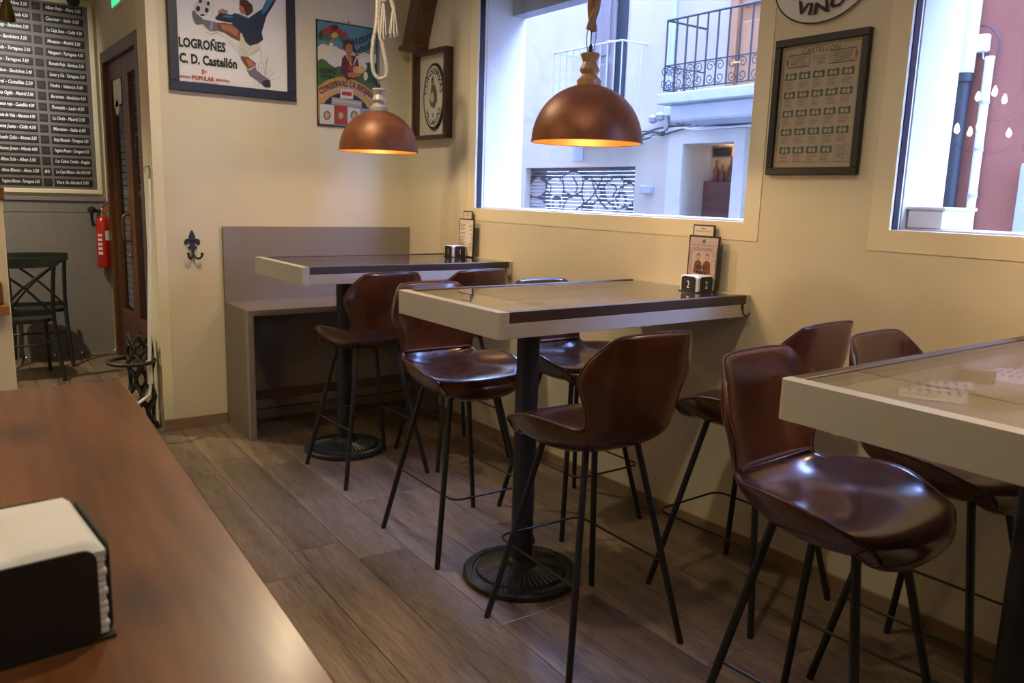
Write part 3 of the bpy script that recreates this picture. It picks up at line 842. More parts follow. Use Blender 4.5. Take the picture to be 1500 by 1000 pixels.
def menu_stand(label, y0, y1, z1, ys0, ys1, zs, n):
    """tall card in a thin black frame leaning on the wall, with a smaller card standing up behind it"""
    t = thing('menu_card', label, 'menu card', (-0.03, (y0 + y1) / 2, ZT))
    def card(x, a0, a1, za, zb, tilt=0.02):
        fr = lambda u, v, d=0: Vector((x - d + (v - za) * tilt, u, v))
        f = MB(); f.prism([(a0, za), (a1, za), (a1, zb), (a0, zb)], fr, 0.0, 0.006)
        return f, fr
    f, fr = card(-0.026, ys0, ys1, ZT, zs)
    f.obj('small_card', 'frame_black', t)
    b = MB().flat([(ys0 - 0.006, zs - 0.03 - 0.03), (ys0 - 0.006, zs - 0.006), (ys1 + 0.006, zs - 0.006), (ys1 + 0.006, zs - 0.06)], fr, 0.0066)
    sp = b.obj('small_sheet', 'paper_cream', t)
    pr = MB()
    yc = (ys0 + ys1) / 2
    put_text(pr, 'BEBIDA', fr, yc, zs - 0.019, h=0.006, d=0.0072, align='CENTER', flip=-1, bold=0.01)
    put_text(pr, 'SELECCIONADA', fr, yc, zs - 0.030, h=0.006, d=0.0072, align='CENTER', flip=-1, w=abs(ys1 - ys0) * 0.75)
    pr.obj('small_lettering', 'ink_red', t)
    f, fr = card(-0.048, y0, y1, ZT, z1)
    f.obj('large_card', 'frame_black', t)
    e = 0.007
    MB().flat([(y0 - e, ZT + e), (y0 - e, z1 - e), (y1 + e, z1 - e), (y1 + e, ZT + e)], fr, 0.0066).obj('large_sheet', 'paper_rose' if n == 2 else 'paper_cream', t)
    pr = MB(); yc = (y0 + y1) / 2; w = abs(y1 - y0)
    if n == 2:
        pr.use('ink_sepia')
        pr.line([(y0 - 0.012, z1 - 0.04), (y1 + 0.012, z1 - 0.04)], 0.002, fr, 0.0072)
        pr.flat(ell(yc, z1 - 0.024, 0.009, 0.009, 14), fr, 0.0072)
        put_text(pr, 'SOLMABIL', fr, yc, z1 - 0.064, h=0.014, w=w * 0.66, d=0.0072, align='CENTER', flip=-1)
        pr.use('ink_brown')
        for s in (-1, 1):
            cy_ = yc + s * 0.024
            pr.flat(ell(cy_, z1 - 0.088, 0.010, 0.013, 14), fr, 0.0069)
            pr.flat([(cy_ - 0.024, z1 - 0.16), (cy_ - 0.018, z1 - 0.112), (cy_, z1 - 0.102), (cy_ + 0.018, z1 - 0.112), (cy_ + 0.024, z1 - 0.16)], fr, 0.0068 + 0.0001 * s)
        pr.use('ink_rose')
        for s in (-1, 1): pr.flat(ell(yc + s * 0.024, z1 - 0.090, 0.007, 0.009, 14), fr, 0.0073)
        pr.use('ink_sepia')
        for a0_, a1_, b0_, b1_ in ((0.052, 0.064, 0.07, 0.085), (0.052, 0.068, 0.10, 0.125), (-0.07, -0.062, 0.06, 0.17), (0.072, 0.075, 0.05, 0.17)):
            pr.line([(yc - a0_, z1 - b0_), (yc - a1_, z1 - b0_), (yc - a1_, z1 - b1_), (yc - a0_, z1 - b1_)], 0.0018, fr, 0.0072, closed=True)
        pr.use('ink_black')
        for k, tx in enumerate(('ALGO', 'PARA', 'PICAR')):
            put_text(pr, tx, fr, yc, z1 - 0.140 - 0.027 * k, h=0.016, d=0.0078, align='CENTER', flip=-1, bold=0.03)
    else:
        pr.use('ink_red'); put_text(pr, 'Tapas frias', fr, yc, z1 - 0.022, h=0.007, d=0.0072, align='CENTER', flip=-1)
        pr.use('ink_sepia')
        for k in range(19):
            z = z1 - 0.034 - k * 0.0085
            if k in (5, 8): continue
            pr.line([(y0 - 0.012, z), (y0 - 0.012 - w * random.uniform(.25, .42), z)], 0.0028, fr, 0.0072)
            pr.line([(y1 + 0.012, z), (y1 + 0.012 + w * random.uniform(.05, .3), z)], 0.0028, fr, 0.0072)
    pr.obj('lettering', None, t)
    return t
mat('paper_rose', (0.46, 0.36, 0.34), 0.7, var=0.05)
menu_stand('black framed menu card reading ALGO PARA PICAR, leaning on the wall behind holder 2', -2.600, -2.765, 1.312, -2.598, -2.715, 1.357, 2)
menu_stand('narrow black framed price list leaning on the wall behind holder 1', -0.745, -0.905, 1.310, -0.752, -0.850, 1.356, 1)

# ================================================================== COUNTER
crot = math.radians(-3.07)
CZ = 1.05
ct = thing('bar_counter', 'glossy orange-brown wooden bar counter in the foreground', 'counter', (-2.419, -3.183, 0), crot)
o = MB().cbox(-0.62, 0, -3.4, 0, CZ - 0.045, CZ, 0.004).obj('counter_top', 'counter_wood', ct, world=False)
MB().cbox(-0.58, -0.04, -3.36, -0.04, 0.09, CZ - 0.0455, 0.003).obj('body', 'counter_body', ct, world=False)
MB().box(-0.55, -0.08, -3.33, -0.08, 0.0, 0.0895).obj('plinth', 'holder_black', ct, world=False)
holder('large black napkin dispenser full of folded white napkins on the wooden counter', -2.701, -4.168, CZ, 0.150, 0.088, 0.125, None, rot=math.radians(4))

# ================================================================== PENDANT LAMPS
RIM = 1.662
def pendant(label, x, y, rim, neckm, ropem, power, style):
    t = thing('pendant_lamp', label, 'pendant lamp', (x, y, rim), group='copper dome pendant lamps over the tables')
    R = 0.213; c = (x, y, rim)
    H = 0.213
    prof = [(R + 0.003, 0.0), (R + 0.003, 0.006)] + [(R * math.cos(a), 0.006 + H * math.sin(a)) for a in [k * PI / 2 / 18 for k in range(0, 17)]]
    MB().lathe(prof + [(0.0, 0.006 + H)], 48, c, caps=False).obj('shade', 'copper_shade', t, 60)
    ri = R - 0.003
    MB().lathe([(0.0, H - 0.002)] + [(ri * math.cos(a), 0.002 + (H - 0.004) * math.sin(a)) for a in [k * PI / 2 / 18 for k in range(17, -1, -1)]] + [(R + 0.002, 0.0)], 48, c, caps=False).obj('shade_liner', 'gold_inside', t, 60)
    z = H + 0.002
    nk = [(0.046, z), (0.047, z + 0.019), (0.031, z + 0.034), (0.028, z + 0.041), (0.037, z + 0.051), (0.039, z + 0.058), (0.032, z + 0.070), (0.026, z + 0.084), (0.034, z + 0.104), (0.038, z + 0.111), (0.034, z + 0.117), (0.0, z + 0.117)]
    MB().lathe(nk, 28, c).obj('neck', neckm, t, 30)
    z += 0.117
    MB().lathe([(0.008, z), (0.009, z + 0.012), (0.007, z + 0.026), (0.003, z + 0.034), (0.0, z + 0.034)], 14, c).obj('cord_grip', 'black_leg', t, 40)
    MB().lathe([(0.0, 0.060), (0.018, 0.066), (0.029, 0.084), (0.028, 0.104), (0.016, 0.128), (0.014, 0.16), (0.0, 0.16)], 20, c).obj('bulb', 'bulb', t, 50)
    zc = rim + z
    MB().tube([(x, y, zc + 0.03), (x, y, CEIL - 0.012)], 0.0022, 6).obj('cord', 'black_leg', t)
    MB().lathe([(0.05, CEIL - rim), (0.05, CEIL - rim - 0.02), (0.0, CEIL - rim - 0.02)], 20, c).obj('canopy', 'black_leg', t, 40)
    if style == 2:
        MB().tube(smoothpath([(x - 0.008, y + 0.006, zc), (x - 0.014, y + 0.010, zc + 0.05), (x - 0.010, y + 0.008, zc + 0.085), (x + 0.004, y - 0.002, zc + 0.092), (x + 0.014, y - 0.01, zc + 0.085), (x + 0.014, y - 0.01, zc + 0.05), (x + 0.008, y - 0.006, zc)], 4), 0.0022, 6).obj('wire_loop', 'iron_pale', t, 60)
        n = 60; zb = zc + 0.082
        for s in (0, 1):
            pts = []
            for i in range(n + 1):
                f = i / n; zz = zb + (CEIL - 0.02 - zb) * f
                a = f * 22 + s * PI
                lx = x + 0.045 * f - 0.0; 
                pts.append((lx + 0.0115 * math.cos(a), y - 0.03 * f + 0.0115 * math.sin(a), zz))
            MB().tube(pts, 0.0135, 8).obj('rope', ropem, t, 60)
    else:
        # doubled cotton rope tied in a loop with two tassels
        ro = [(x, y, zc + 0.05), (x - 0.022, y + 0.015, zc + 0.08), (x - 0.030, y + 0.02, zc + 0.15), (x - 0.026, y + 0.016, zc + 0.24), (x - 0.012, y, zc + 0.36), (x - 0.006, y, zc + 0.62), (x, y, CEIL - 0.03)]
        MB().tube(smoothpath(ro, 6), 0.0105, 8).obj('rope', ropem, t, 60)
        ro = [(x, y, zc + 0.05), (x + 0.026, y - 0.02, zc + 0.06), (x + 0.034, y - 0.025, zc + 0.10), (x + 0.018, y - 0.014, zc + 0.21), (x - 0.004, y, zc + 0.34), (x + 0.016, y - 0.012, zc + 0.60), (x + 0.01, y, CEIL - 0.03)]
        MB().tube(smoothpath(ro, 6), 0.0105, 8).obj('rope', ropem, t, 60)
        ro = [(x - 0.012, y, zc + 0.46), (x + 0.012, y - 0.012, zc + 0.495), (x + 0.032, y - 0.02, zc + 0.475), (x + 0.018, y - 0.016, zc + 0.445), (x - 0.008, y - 0.004, zc + 0.46)]
        MB().tube(smoothpath(ro, 6), 0.0115, 8).obj('knot', ropem, t, 60)
        for (dx, dy, zt0, zb0, w) in ((0.018, -0.014, 0.47, 0.265, 0.020), (0.064, -0.045, 0.44, 0.275, 0.024)):
            ts = MB()
            if dx > 0.05:
                ts.tube(smoothpath([(x + 0.022, y - 0.016, zc + 0.465), (x + 0.046, y - 0.032, zc + 0.47), (x + dx, y + dy, zc + zt0 - 0.03)], 5), 0.011, 8)
            for k in range(16):
                a = 2 * PI * k / 16; q = (0.4 + 0.6 * (k % 2)) * w
                ts.tube([(x + dx + 0.004 * math.cos(a), y + dy + 0.004 * math.sin(a), zc + zt0 - 0.02), (x + dx + 0.55 * q * math.cos(a), y + dy + 0.55 * q * math.sin(a), zc + (zt0 + zb0) / 2), (x + dx + q * math.cos(a), y + dy + q * math.sin(a), zc + zb0 + 0.012 * math.sin(k * 2.1))], 0.0042, 5)
            ts.obj('tassel', ropem, t, 60)
    light('pendant_bulb_light', 'POINT', (x, y, rim + 0.05), power, (1.0, 0.70, 0.36), 0.035, parent=t)
    return t
pendant('copper dome pendant with pale turned neck, knotted beige rope and tassels above the bench table', -0.680, -0.905, 1.668, 'neck_grey', 'rope_beige', 10, 1)
pendant('copper dome pendant with tan turned neck on a brown twisted rope before the window', -0.625, -2.555, RIM, 'neck_tan', 'rope_tan', 10, 2)
pendant('copper dome pendant hanging above the table with tins', -0.33, -4.30, RIM, 'neck_tan', 'rope_tan', 10, 2)

# ================================================================== PICTURES
# --- football poster
t = thing('framed_poster', 'black framed football poster with an overhead kick, reading LOGRONES C. D. Castellon', 'poster', (-1.167, -0.012, 1.987))
x0, x1, z0, z1 = -1.535, -0.798, 1.987, 2.955
b = 0.052
for (a0, a1, c0, c1) in ((x0, x1, z0, z0 + b), (x0, x1, z1 - b, z1), (x0, x0 + b, z0 + b + .0003, z1 - b - .0003), (x1 - b, x1, z0 + b + .0003, z1 - b - .0003)):
    MB().cbox(a0, a1, -0.030, -0.001, c0, c1, 0.003).obj('frame_rail', 'frame_black', t)
fw = frame_xz(0.0)
MB().box(x0 + 0.01, x1 - 0.01, -0.012, -0.002, z0 + 0.01, z1 - 0.01).obj('paper', 'paper_white', t)
Z3 = ZM(220, 0, 5.883)
def w3(pts):
    out = []
    for p in pts:
        q = Q(*Z3(*p), 1, -0.013); out.append((q.x, q.z))
    return out
pic = MB()
dd_ = [0.0130]
def fill(m, pts, conv, frr, mb):
    dd_[0] += 0.00022
    mb.use(m); mb.flat(conv(pts), frr, dd_[0])
F = lambda m, pts: fill(m, pts, w3, fw, pic)
F('ink_lightgrey', ell(450, 68, 72, 74, 24)); 
for e in ((412, 75, 20, 24), (487, 88, 17, 22), (432, 12, 16, 14), (500, 30, 14, 18), (450, 130, 20, 9)): F('ink_black', ell(*e, 10))
F('ink_sepia', [(360, 98), (384, 86), (398, 118), (440, 150), (462, 172), (456, 206), (400, 216), (380, 190), (362, 140)])
F('ink_plum', [(450, 165), (520, 180), (585, 195), (575, 268), (520, 270), (456, 212)])
F('ink_grey', [(520, 182), (545, 187), (535, 262), (512, 262)])
F('ink_brown', [(580, 195), (640, 198), (720, 212), (785, 250), (775, 356), (700, 322), (640, 282), (578, 262)])
F('ink_skin', [(600, 205), (690, 218), (760, 255), (750, 320), (690, 280), (620, 250)])
F('ink_skin', [(580, 96), (620, 74), (670, 96), (660, 122), (620, 112), (590, 126)])
F('ink_hair', [(770, 0), (832, 0), (880, 45), (886, 100), (850, 132), (826, 138), (800, 70), (768, 40)])
F('ink_skin', [(770, 40), (802, 60), (828, 136), (812, 122), (786, 122), (766, 82)])
F('ink_navy', [(558, 152), (600, 110), (700, 128), (730, 112), (840, 160), (930, 98), (962, 80), (990, 20), (1000, 0), (1085, 0), (1062, 40), (1000, 140), (960, 280), (972, 342), (930, 372), (860, 397), (820, 362), (790, 292), (720, 224), (700, 195), (620, 185), (566, 168)])
F('ink_blue', [(975, 60), (1005, 0), (1062, 0), (1030, 50), (990, 110), (960, 120)])
F('ink_blue', [(735, 118), (760, 118), (862, 160), (830, 162)]); F('ink_blue', [(640, 130), (715, 140), (700, 158), (620, 145)])
F('ink_shorts', [(775, 280), (800, 335), (850, 397), (940, 376), (948, 410), (900, 450), (840, 492), (788, 482), (768, 430)])
F('ink_lightgrey', [(800, 360), (850, 410), (830, 480), (800, 470)])
F('ink_brown', [(780, 485), (840, 490), (908, 545), (905, 600), (850, 604), (818, 560), (784, 510)])
F('ink_skin', [(820, 500), (870, 520), (895, 560), (850, 580)])
F('ink_plum', [(832, 604), (908, 552), (914, 605), (970, 650), (1030, 690), (1036, 748), (990, 752), (920, 690), (860, 650)])
F('ink_print', [(838, 600), (908, 566), (908, 576), (842, 612)]) if 'ink_print' in MAT else F('ink_lightgrey', [(838, 600), (908, 566), (908, 576), (842, 612)])
F('ink_navy', [(975, 690), (1030, 690), (1036, 748), (990, 752), (960, 722)])
def stroke(m, pts, w, conv, frr, mb):
    dd_[0] += 0.00004; mb.use(m); mb.line(conv(pts), w, frr, dd_[0])
for pts, w in (([(945, 420), (962, 520), (985, 640)], .0012), ([(1006, 495), (998, 560), (988, 660)], .0025), (ell(945, 575, 14, 48, 14), .0015), ([(990, 670), (1040, 580)], .001), ([(1000, 690), (1080, 605)], .0012), ([(1020, 700), (1130, 660)], .001), ([(580, 285), (700, 360), (830, 460)], .0012), ([(670, 360), (760, 450), (815, 560)], .0014), ([(480, 240), (510, 260), (480, 280), (530, 300), (575, 280)], .002), (ell(490, 60, 50, 110, 16, -1.2, 1.2), .0012), ([(890, 700), (905, 740), (935, 735), (930, 700)], .0012)):
    stroke('ink_black', pts, w, w3, fw, pic)
pic.obj('player_picture', None, t)
tx = MB()
def wtext(txt, p0, p1, hpx, m, bold=0.0):
    a = Q(*Z3(*p0), 1, -0.013); c = Q(*Z3(*p1), 1, -0.013)
    tp = Q(*Z3(p0[0], p0[1] - hpx), 1, -0.013)
    tx.use(m); put_text(tx, txt, fw, a.x, a.z, h=tp.z - a.z, w=c.x - a.x, d=0.0155, bold=bold)
wtext('LOGROÑES', (246, 396), (650, 446), 78, 'ink_black', 0.04)
tx.obj('title_lettering', None, t); tx = MB()
wtext('C. D. Castellón', (252, 532), (748, 586), 78, 'ink_black', 0.04)
tx.obj('club_lettering', None, t); tx = MB()
wtext('BANCO', (246, 664), (350, 674), 20, 'ink_red', 0.03)
wtext('POPULAR', (362, 682), (552, 698), 34, 'ink_red', 0.04)
wtext('ESPAÑOL', (564, 698), (686, 712), 20, 'ink_red', 0.03)
wtext('queremos serle útiles', (360, 706), (586, 726), 13, 'ink_red', 0.0)
dd_[0] = 0.0154
fill('ink_red', [(444, 594), (494, 622), (446, 640)], w3, fw, tx); fill('paper_white', [(456, 610), (476, 622), (456, 630)], w3, fw, tx)
tx.obj('sponsor_lettering', None, t)

# --- La Riojana tin sign
t = thing('tin_sign', 'colourful vintage tin sign of a woman with fruit, lettered CONSERVAS LA RIOJANA', 'sign', (-0.448, -0.008, 1.856))
X0, X1, Zb, Zt = -0.657, -0.240, 1.857, 2.492
MB().box(X0, X1, -0.010, -0.004, Zb, Zt).obj('plate', 'ink_teal', t)
rim_ = MB()
for a0, a1, c0, c1 in ((X0, X1, Zb, Zb + .006), (X0, X1, Zt - .006, Zt), (X0, X0 + .006, Zb, Zt), (X1 - .006, X1, Zb, Zt)): rim_.cbox(a0, a1, -0.014, -0.003, c0, c1, .001)
rim_.obj('edge', 'slate', t)
MB().tube([(-0.44, -0.003, Zt - .005), (-0.44, -0.008, Zt + 0.018), (-0.435, -0.003, Zt + 0.012)], 0.002, 6).obj('hanger', 'black_leg', t)
Z4 = ZM(450, 0, 4.348)
def w4(pts):
    out = []
    for p in pts:
        q = Q(*Z4(*p), 1, -0.011); out.append((min(max(q.x, X0 + .004), X1 - .004), min(max(q.z, Zb + .004), Zt - .004)))
    return out
dd_[0] = 0.0102; art = MB(); G = lambda m, pts: fill(m, pts, w4, fw, art)
G('ink_cloudw', [(55, 330), (90, 300), (130, 318), (200, 310), (260, 330), (320, 330), (380, 350), (440, 345), (440, 400), (55, 400)])
G('ink_cloud', [(60, 300), (95, 278), (140, 290), (190, 295), (210, 320), (150, 330), (60, 330)]); G('ink_cloud', [(300, 345), (340, 325), (390, 345), (438, 350), (438, 375), (330, 368)])
G('ink_green', [(55, 385), (90, 372), (150, 400), (210, 430), (250, 480), (250, 540), (55, 540)]); G('ink_green', [(290, 440), (340, 405), (400, 395), (440, 410), (440, 590), (290, 560)])
G('ink_dgreen', [(330, 430), (390, 400), (440, 420), (440, 540), (380, 520)])
band = smoothpath([(62, 560), (120, 515), (190, 490), (260, 495), (340, 530), (400, 570), (440, 612)], 5)
G('ink_ochre', [tuple(p) for p in band] + [(440, 800), (62, 800)])
G('ink_rose', [(75, 590), (140, 545), (220, 525), (310, 540), (380, 580), (435, 630), (425, 665), (370, 612), (300, 580), (225, 562), (150, 580), (85, 620)])
G('ink_indigo', [tuple(p) for p in smoothpath([(72, 790), (85, 700), (120, 640), (170, 605), (230, 590), (300, 605), (360, 650), (395, 710), (405, 790)], 4)])
G('ink_lightgrey', [(212, 565), (292, 575), (292, 632), (210, 625)]); G('ink_red', [(222, 580), (284, 588), (282, 612), (220, 605)])
G('ink_grey', [(155, 617), (348, 645), (346, 690), (154, 665)]); G('ink_rose', [(165, 630), (338, 656), (336, 668), (164, 645)])
for a0, a1, m in ((80, 170, 'ink_lightgrey'), (174, 252, 'ink_red'), (256, 338, 'ink_lightgrey'), (342, 400, 'ink_grey')):
    G('ink_sepia', [(a0 - 3, 655 + (a0 - 80) * .12), (a1 + 2, 655 + (a1 - 80) * .12), (a1 + 2, 795), (a0 - 3, 790)])
    G(m, [(a0, 660 + (a0 - 80) * .12), (a1, 660 + (a1 - 80) * .12), (a1, 792), (a0, 786)])
    G('ink_sepia', ell((a0 + a1) / 2, 735, 24, 30, 14)); G('ink_tan', ell((a0 + a1) / 2, 735, 15, 20, 12))
# the woman
G('ink_cloudw', [(142, 262), (165, 268), (160, 320), (175, 370), (215, 350), (232, 372), (222, 420), (170, 428), (128, 400), (108, 350), (132, 330)])
G('ink_skin', [(140, 240), (168, 240), (164, 275), (142, 275)])
G('ink_maroon', [(220, 370), (240, 350), (300, 355), (330, 380), (335, 430), (320, 500), (250, 510), (225, 470), (208, 470)])
G('ink_rose', [(240, 352), (262, 358), (285, 420), (308, 362), (318, 368), (285, 440)])
G('ink_cloudw', [(318, 370), (350, 380), (380, 420), (372, 450), (330, 440)])
G('ink_skin', [(240, 285), (262, 272), (290, 285), (290, 330), (268, 352), (285, 372), (280, 400), (262, 395), (250, 350), (240, 322)])
G('ink_hair', [(224, 300), (232, 262), (262, 248), (295, 262), (300, 310), (288, 330), (284, 288), (260, 278), (240, 292), (238, 330)])
G('ink_skin', [(255, 465), (330, 455), (345, 480), (300, 495), (258, 490)])
for e, m in (((110, 205, 24, 26), 'ink_fruit'), ((148, 190, 26, 28), 'ink_fruit'), ((190, 205, 28, 28), 'ink_fruit'), ((232, 224, 20, 22), 'ink_fruit'), ((172, 225, 22, 18), 'ink_yellow'), ((172, 175, 24, 18), 'ink_hair'), ((280, 435, 26, 22), 'ink_fruit'), ((310, 445, 22, 24), 'ink_tan'), ((340, 445, 24, 24), 'ink_yellow'), ((368, 485, 14, 28), 'ink_cloud'), ((82, 225, 16, 30), 'ink_dgreen'), ((130, 248, 24, 10), 'ink_green'), ((220, 250, 18, 10), 'ink_green')):
    G(m, ell(*e, 14))
art.obj('picture', None, t)
tx = MB(); tx.use('ink_black')
def w4text(txt, p0, p1, hpx, bold=0.02):
    a = Q(*Z4(*p0), 1, -0.011); c = Q(*Z4(*p1), 1, -0.011); tp = Q(*Z4(p0[0], p0[1] - hpx), 1, -0.011)
    put_text(tx, txt, fw, a.x, a.z, h=tp.z - a.z, w=math.hypot(c.x - a.x, c.z - a.z), ang=math.atan2(c.z - a.z, c.x - a.x), d=0.021, bold=bold)
w4text('Victorio', (302, 296), (420, 236), 46); w4text('Belsué', (308, 358), (412, 298), 42); tx.obj('name_lettering', None, t); tx = MB().use('ink_black')
w4text('ALFARO', (70, 462), (184, 472), 32); w4text('RIOJA', (82, 494), (176, 502), 20)
tx.obj('town_lettering', None, t); tx = MB().use('ink_maroon')
arc_text(tx, 'CONSERVAS LA RIOJANA', fw, w4([tuple(p) for p in smoothpath([(84, 600), (150, 566), (220, 550), (300, 564), (365, 600), (424, 648)], 4)]), 0.036, d=0.0212, bold=0.02)
tx.obj('banner_lettering', None, t)

# --- box frame with the oval plaque
t = thing('box_frame', 'deep brown box frame with an oval plaque lettered CONSERVAS VILLARIAS', 'picture frame', (0, -0.36, 1.80))
D = 0.062; ya, yb, za, zb = -0.565, -0.150, 1.800, 2.345
for (a0, a1, c0, c1) in ((ya, yb, za, za + 0.022), (ya, yb, zb - 0.022, zb), (ya, ya + 0.022, za + .0223, zb - .0223), (yb - 0.022, yb, za + .0223, zb - .0223)):
    MB().cbox(-D, -0.001, a0, a1, c0, c1, 0.002).obj('frame_rail', 'frame_brown', t)
MB().box(-0.012, -0.002, ya + 0.02, yb - 0.02, za + 0.02, zb - 0.02).obj('backing', 'paper_cream', t)
fq = frame_yz(0.0)
yc, zc = (ya + yb) / 2 - 0.012, (za + zb) / 2 - 0.01
ov = MB().prism(ell(yc, zc, 0.128, 0.205, 40), fq, 0.0125, 0.026).obj('plaque', 'ink_indigo', t, 40)
MB().prism(ell(yc, zc, 0.113, 0.188, 40), fq, 0.026, 0.028).obj('plaque_face', 'paper_cream', ov, 40)
tx = MB().use('ink_indigo')
arc_text(tx, 'CONSERVAS', fq, [(yc - (-0.083) * math.cos(a) * 1, zc + 0.145 * math.sin(a)) for a in [PI * (0.98 - 0.96 * k / 16) * -1 + PI * 1 for k in range(17)]] if False else [(yc + 0.083 * math.cos(a), zc + 0.142 * math.sin(a)) for a in [0.10 + (PI - 0.20) * k / 16 for k in range(17)]], 0.032, d=0.0285, bold=0.02, flip=-1)
arc_text(tx, 'VILLARIAS', fq, [(yc + 0.105 * math.cos(a), zc + 0.178 * math.sin(a)) for a in [-0.45 - (PI - 0.9) * k / 16 for k in range(17)]], 0.030, d=0.0285, bold=0.02, flip=-1)
tx.use('ink_slategreen')
tx.flat(ell(yc + 0.008, zc + 0.092, 0.017, 0.020, 14), fq, 0.0285); tx.flat([(yc + 0.03, zc + 0.10), (yc - 0.012, zc + 0.10), (yc + 0.005, zc + 0.128)], fq, 0.0287)
tx.flat([(yc + 0.035, zc + 0.02), (yc + 0.02, zc + 0.072), (yc - 0.02, zc + 0.072), (yc - 0.045, zc + 0.03), (yc - 0.05, zc - 0.03), (yc - 0.02, zc - 0.075), (yc + 0.03, zc - 0.06), (yc + 0.045, zc - 0.02)], fq, 0.0286)
tx.use('ink_cloud'); tx.flat(ell(yc + 0.012, zc - 0.005, 0.024, 0.032, 16), fq, 0.0288); tx.use('ink_grey'); tx.flat(ell(yc, zc - 0.115, 0.014, 0.016, 12), fq, 0.0288)
tx.use('ink_skin'); tx.flat(ell(yc + 0.008, zc + 0.088, 0.011, 0.014, 12), fq, 0.0289)
tx.obj('plaque_print', None, ov)
MB().box(-D + 0.008, -D + 0.011, ya + 0.021, yb - 0.021, za + 0.021, zb - 0.021).obj('pane', 'picture_glass', t)

# --- Castellon 1931 chart
t = thing('framed_chart', 'black framed aged team chart titled CASTELLON 1931 between the windows', 'picture frame', (0, -3.132, 1.566))
ya, yb, za, zb = -3.327, -2.940, 1.566, 2.068
bw = 0.027
for (a0, a1, c0, c1) in ((ya, yb, za, za + bw), (ya, yb, zb - bw, zb), (ya, ya + bw, za + bw + .0003, zb - bw - .0003), (yb - bw, yb, za + bw + .0003, zb - bw - .0003)):
    MB().cbox(-0.024, -0.001, a0, a1, c0, c1, 0.002).obj('frame_rail', 'frame_black', t)
MB().box(-0.010, -0.002, ya + 0.015, yb - 0.015, za + 0.015, zb - 0.015).obj('paper', 'paper_old', t)
iy0, iy1, iz0, iz1 = yb - bw, ya + bw, zb - bw, za + bw     # left-top, right-bottom
def ch(s, v): return (iy0 + (iy1 - iy0) * s, iz0 + (iz1 - iz0) * v)
pr = MB().use('ink_sepia')
def rect(s0, s1, v0, v1, d=0.0106): pr.flat([ch(s0, v0), ch(s1, v0), ch(s1, v1), ch(s0, v1)], fq, d)
for k in range(46):
    for v in (0.018, 0.955): rect(0.03 + k * 0.0205, 0.042 + k * 0.0205, v, v + 0.005)
for k in range(60):
    for s in (0.025, 0.968): rect(s, s + 0.007, 0.02 + k * 0.0158, 0.029 + k * 0.0158)
put_text(pr, 'CASTELLON', fq, *ch(0.26, 0.072), h=0.018, w=abs(iy1 - iy0) * 0.47, d=0.0106, flip=-1)
put_text(pr, 'Datos y Figuras', fq, *ch(0.5, 0.110), h=0.006, d=0.0106, flip=-1, align='CENTER'); put_text(pr, 'de su Magdalena', fq, *ch(0.5, 0.132), h=0.006, d=0.0106, flip=-1, align='CENTER')
put_text(pr, '1931', fq, *ch(0.5, 0.168), h=0.011, d=0.0106, flip=-1, align='CENTER', spacing=1.3)
for s0, s1 in ((0.09, 0.36), (0.62, 0.92)):
    pr.line([ch(s0, 0.075), ch(s1, 0.075), ch(s1, 0.175), ch(s0, 0.175)], 0.0042, fq, 0.0107, closed=True)
    for k in range(6): rect(s0 + 0.03, s1 - 0.03 - 0.03 * random.random(), 0.09 + k * 0.0135, 0.0945 + k * 0.0135)
pr.use('ink_orange'); pr.flat([ch(0.055, 0.125), ch(0.09, 0.08), ch(0.09, 0.17)], fq, 0.0109); pr.flat([ch(0.955, 0.125), ch(0.92, 0.08), ch(0.92, 0.17)], fq, 0.0109)
for r_ in range(5):
    for c_ in range(5):
        s = 0.065 + c_ * 0.178; v = 0.215 + r_ * 0.152
        if r_ == 4 and c_ == 4:
            pr.use('ink_sepia'); pr.line([ch(s, v), ch(s + 0.165, v), ch(s + 0.165, v + 0.13), ch(s, v + 0.13)], 0.0016, fq, 0.0107, closed=True)
            for k in range(8): rect(s + 0.02, s + 0.14, v + 0.015 + k * 0.013, v + 0.019 + k * 0.013)
            continue
        pr.use('ink_slategreen'); pr.flat([ch(s, v + 0.012), ch(s + .02, v), ch(s + .05, v + .008), ch(s + .1, v + .008), ch(s + .13, v), ch(s + .15, v + 0.012), ch(s + .145, v + .035), ch(s + .15, v + 0.058), ch(s + .12, v + .062), ch(s + .03, v + .062), ch(s, v + 0.058), ch(s + .006, v + .035)], fq, 0.0106)
        pr.use('paper_old'); pr.flat(ell(*ch(s + 0.05, v + 0.034), 0.008, 0.009, 8), fq, 0.0108); pr.flat(ell(*ch(s + 0.1, v + 0.036), 0.007, 0.009, 8), fq, 0.0108)
        pr.use('ink_faded')
        for k in range(5): rect(s + 0.01, s + 0.09 + 0.05 * random.random(), v + 0.074 + k * 0.0125, v + 0.0785 + k * 0.0125)
pr.obj('chart_print', None, t)
MB().box(-0.017, -0.0145, ya + bw - .001, yb - bw + .001, za + bw - .001, zb - bw + .001).obj('pane', 'picture_glass', t)

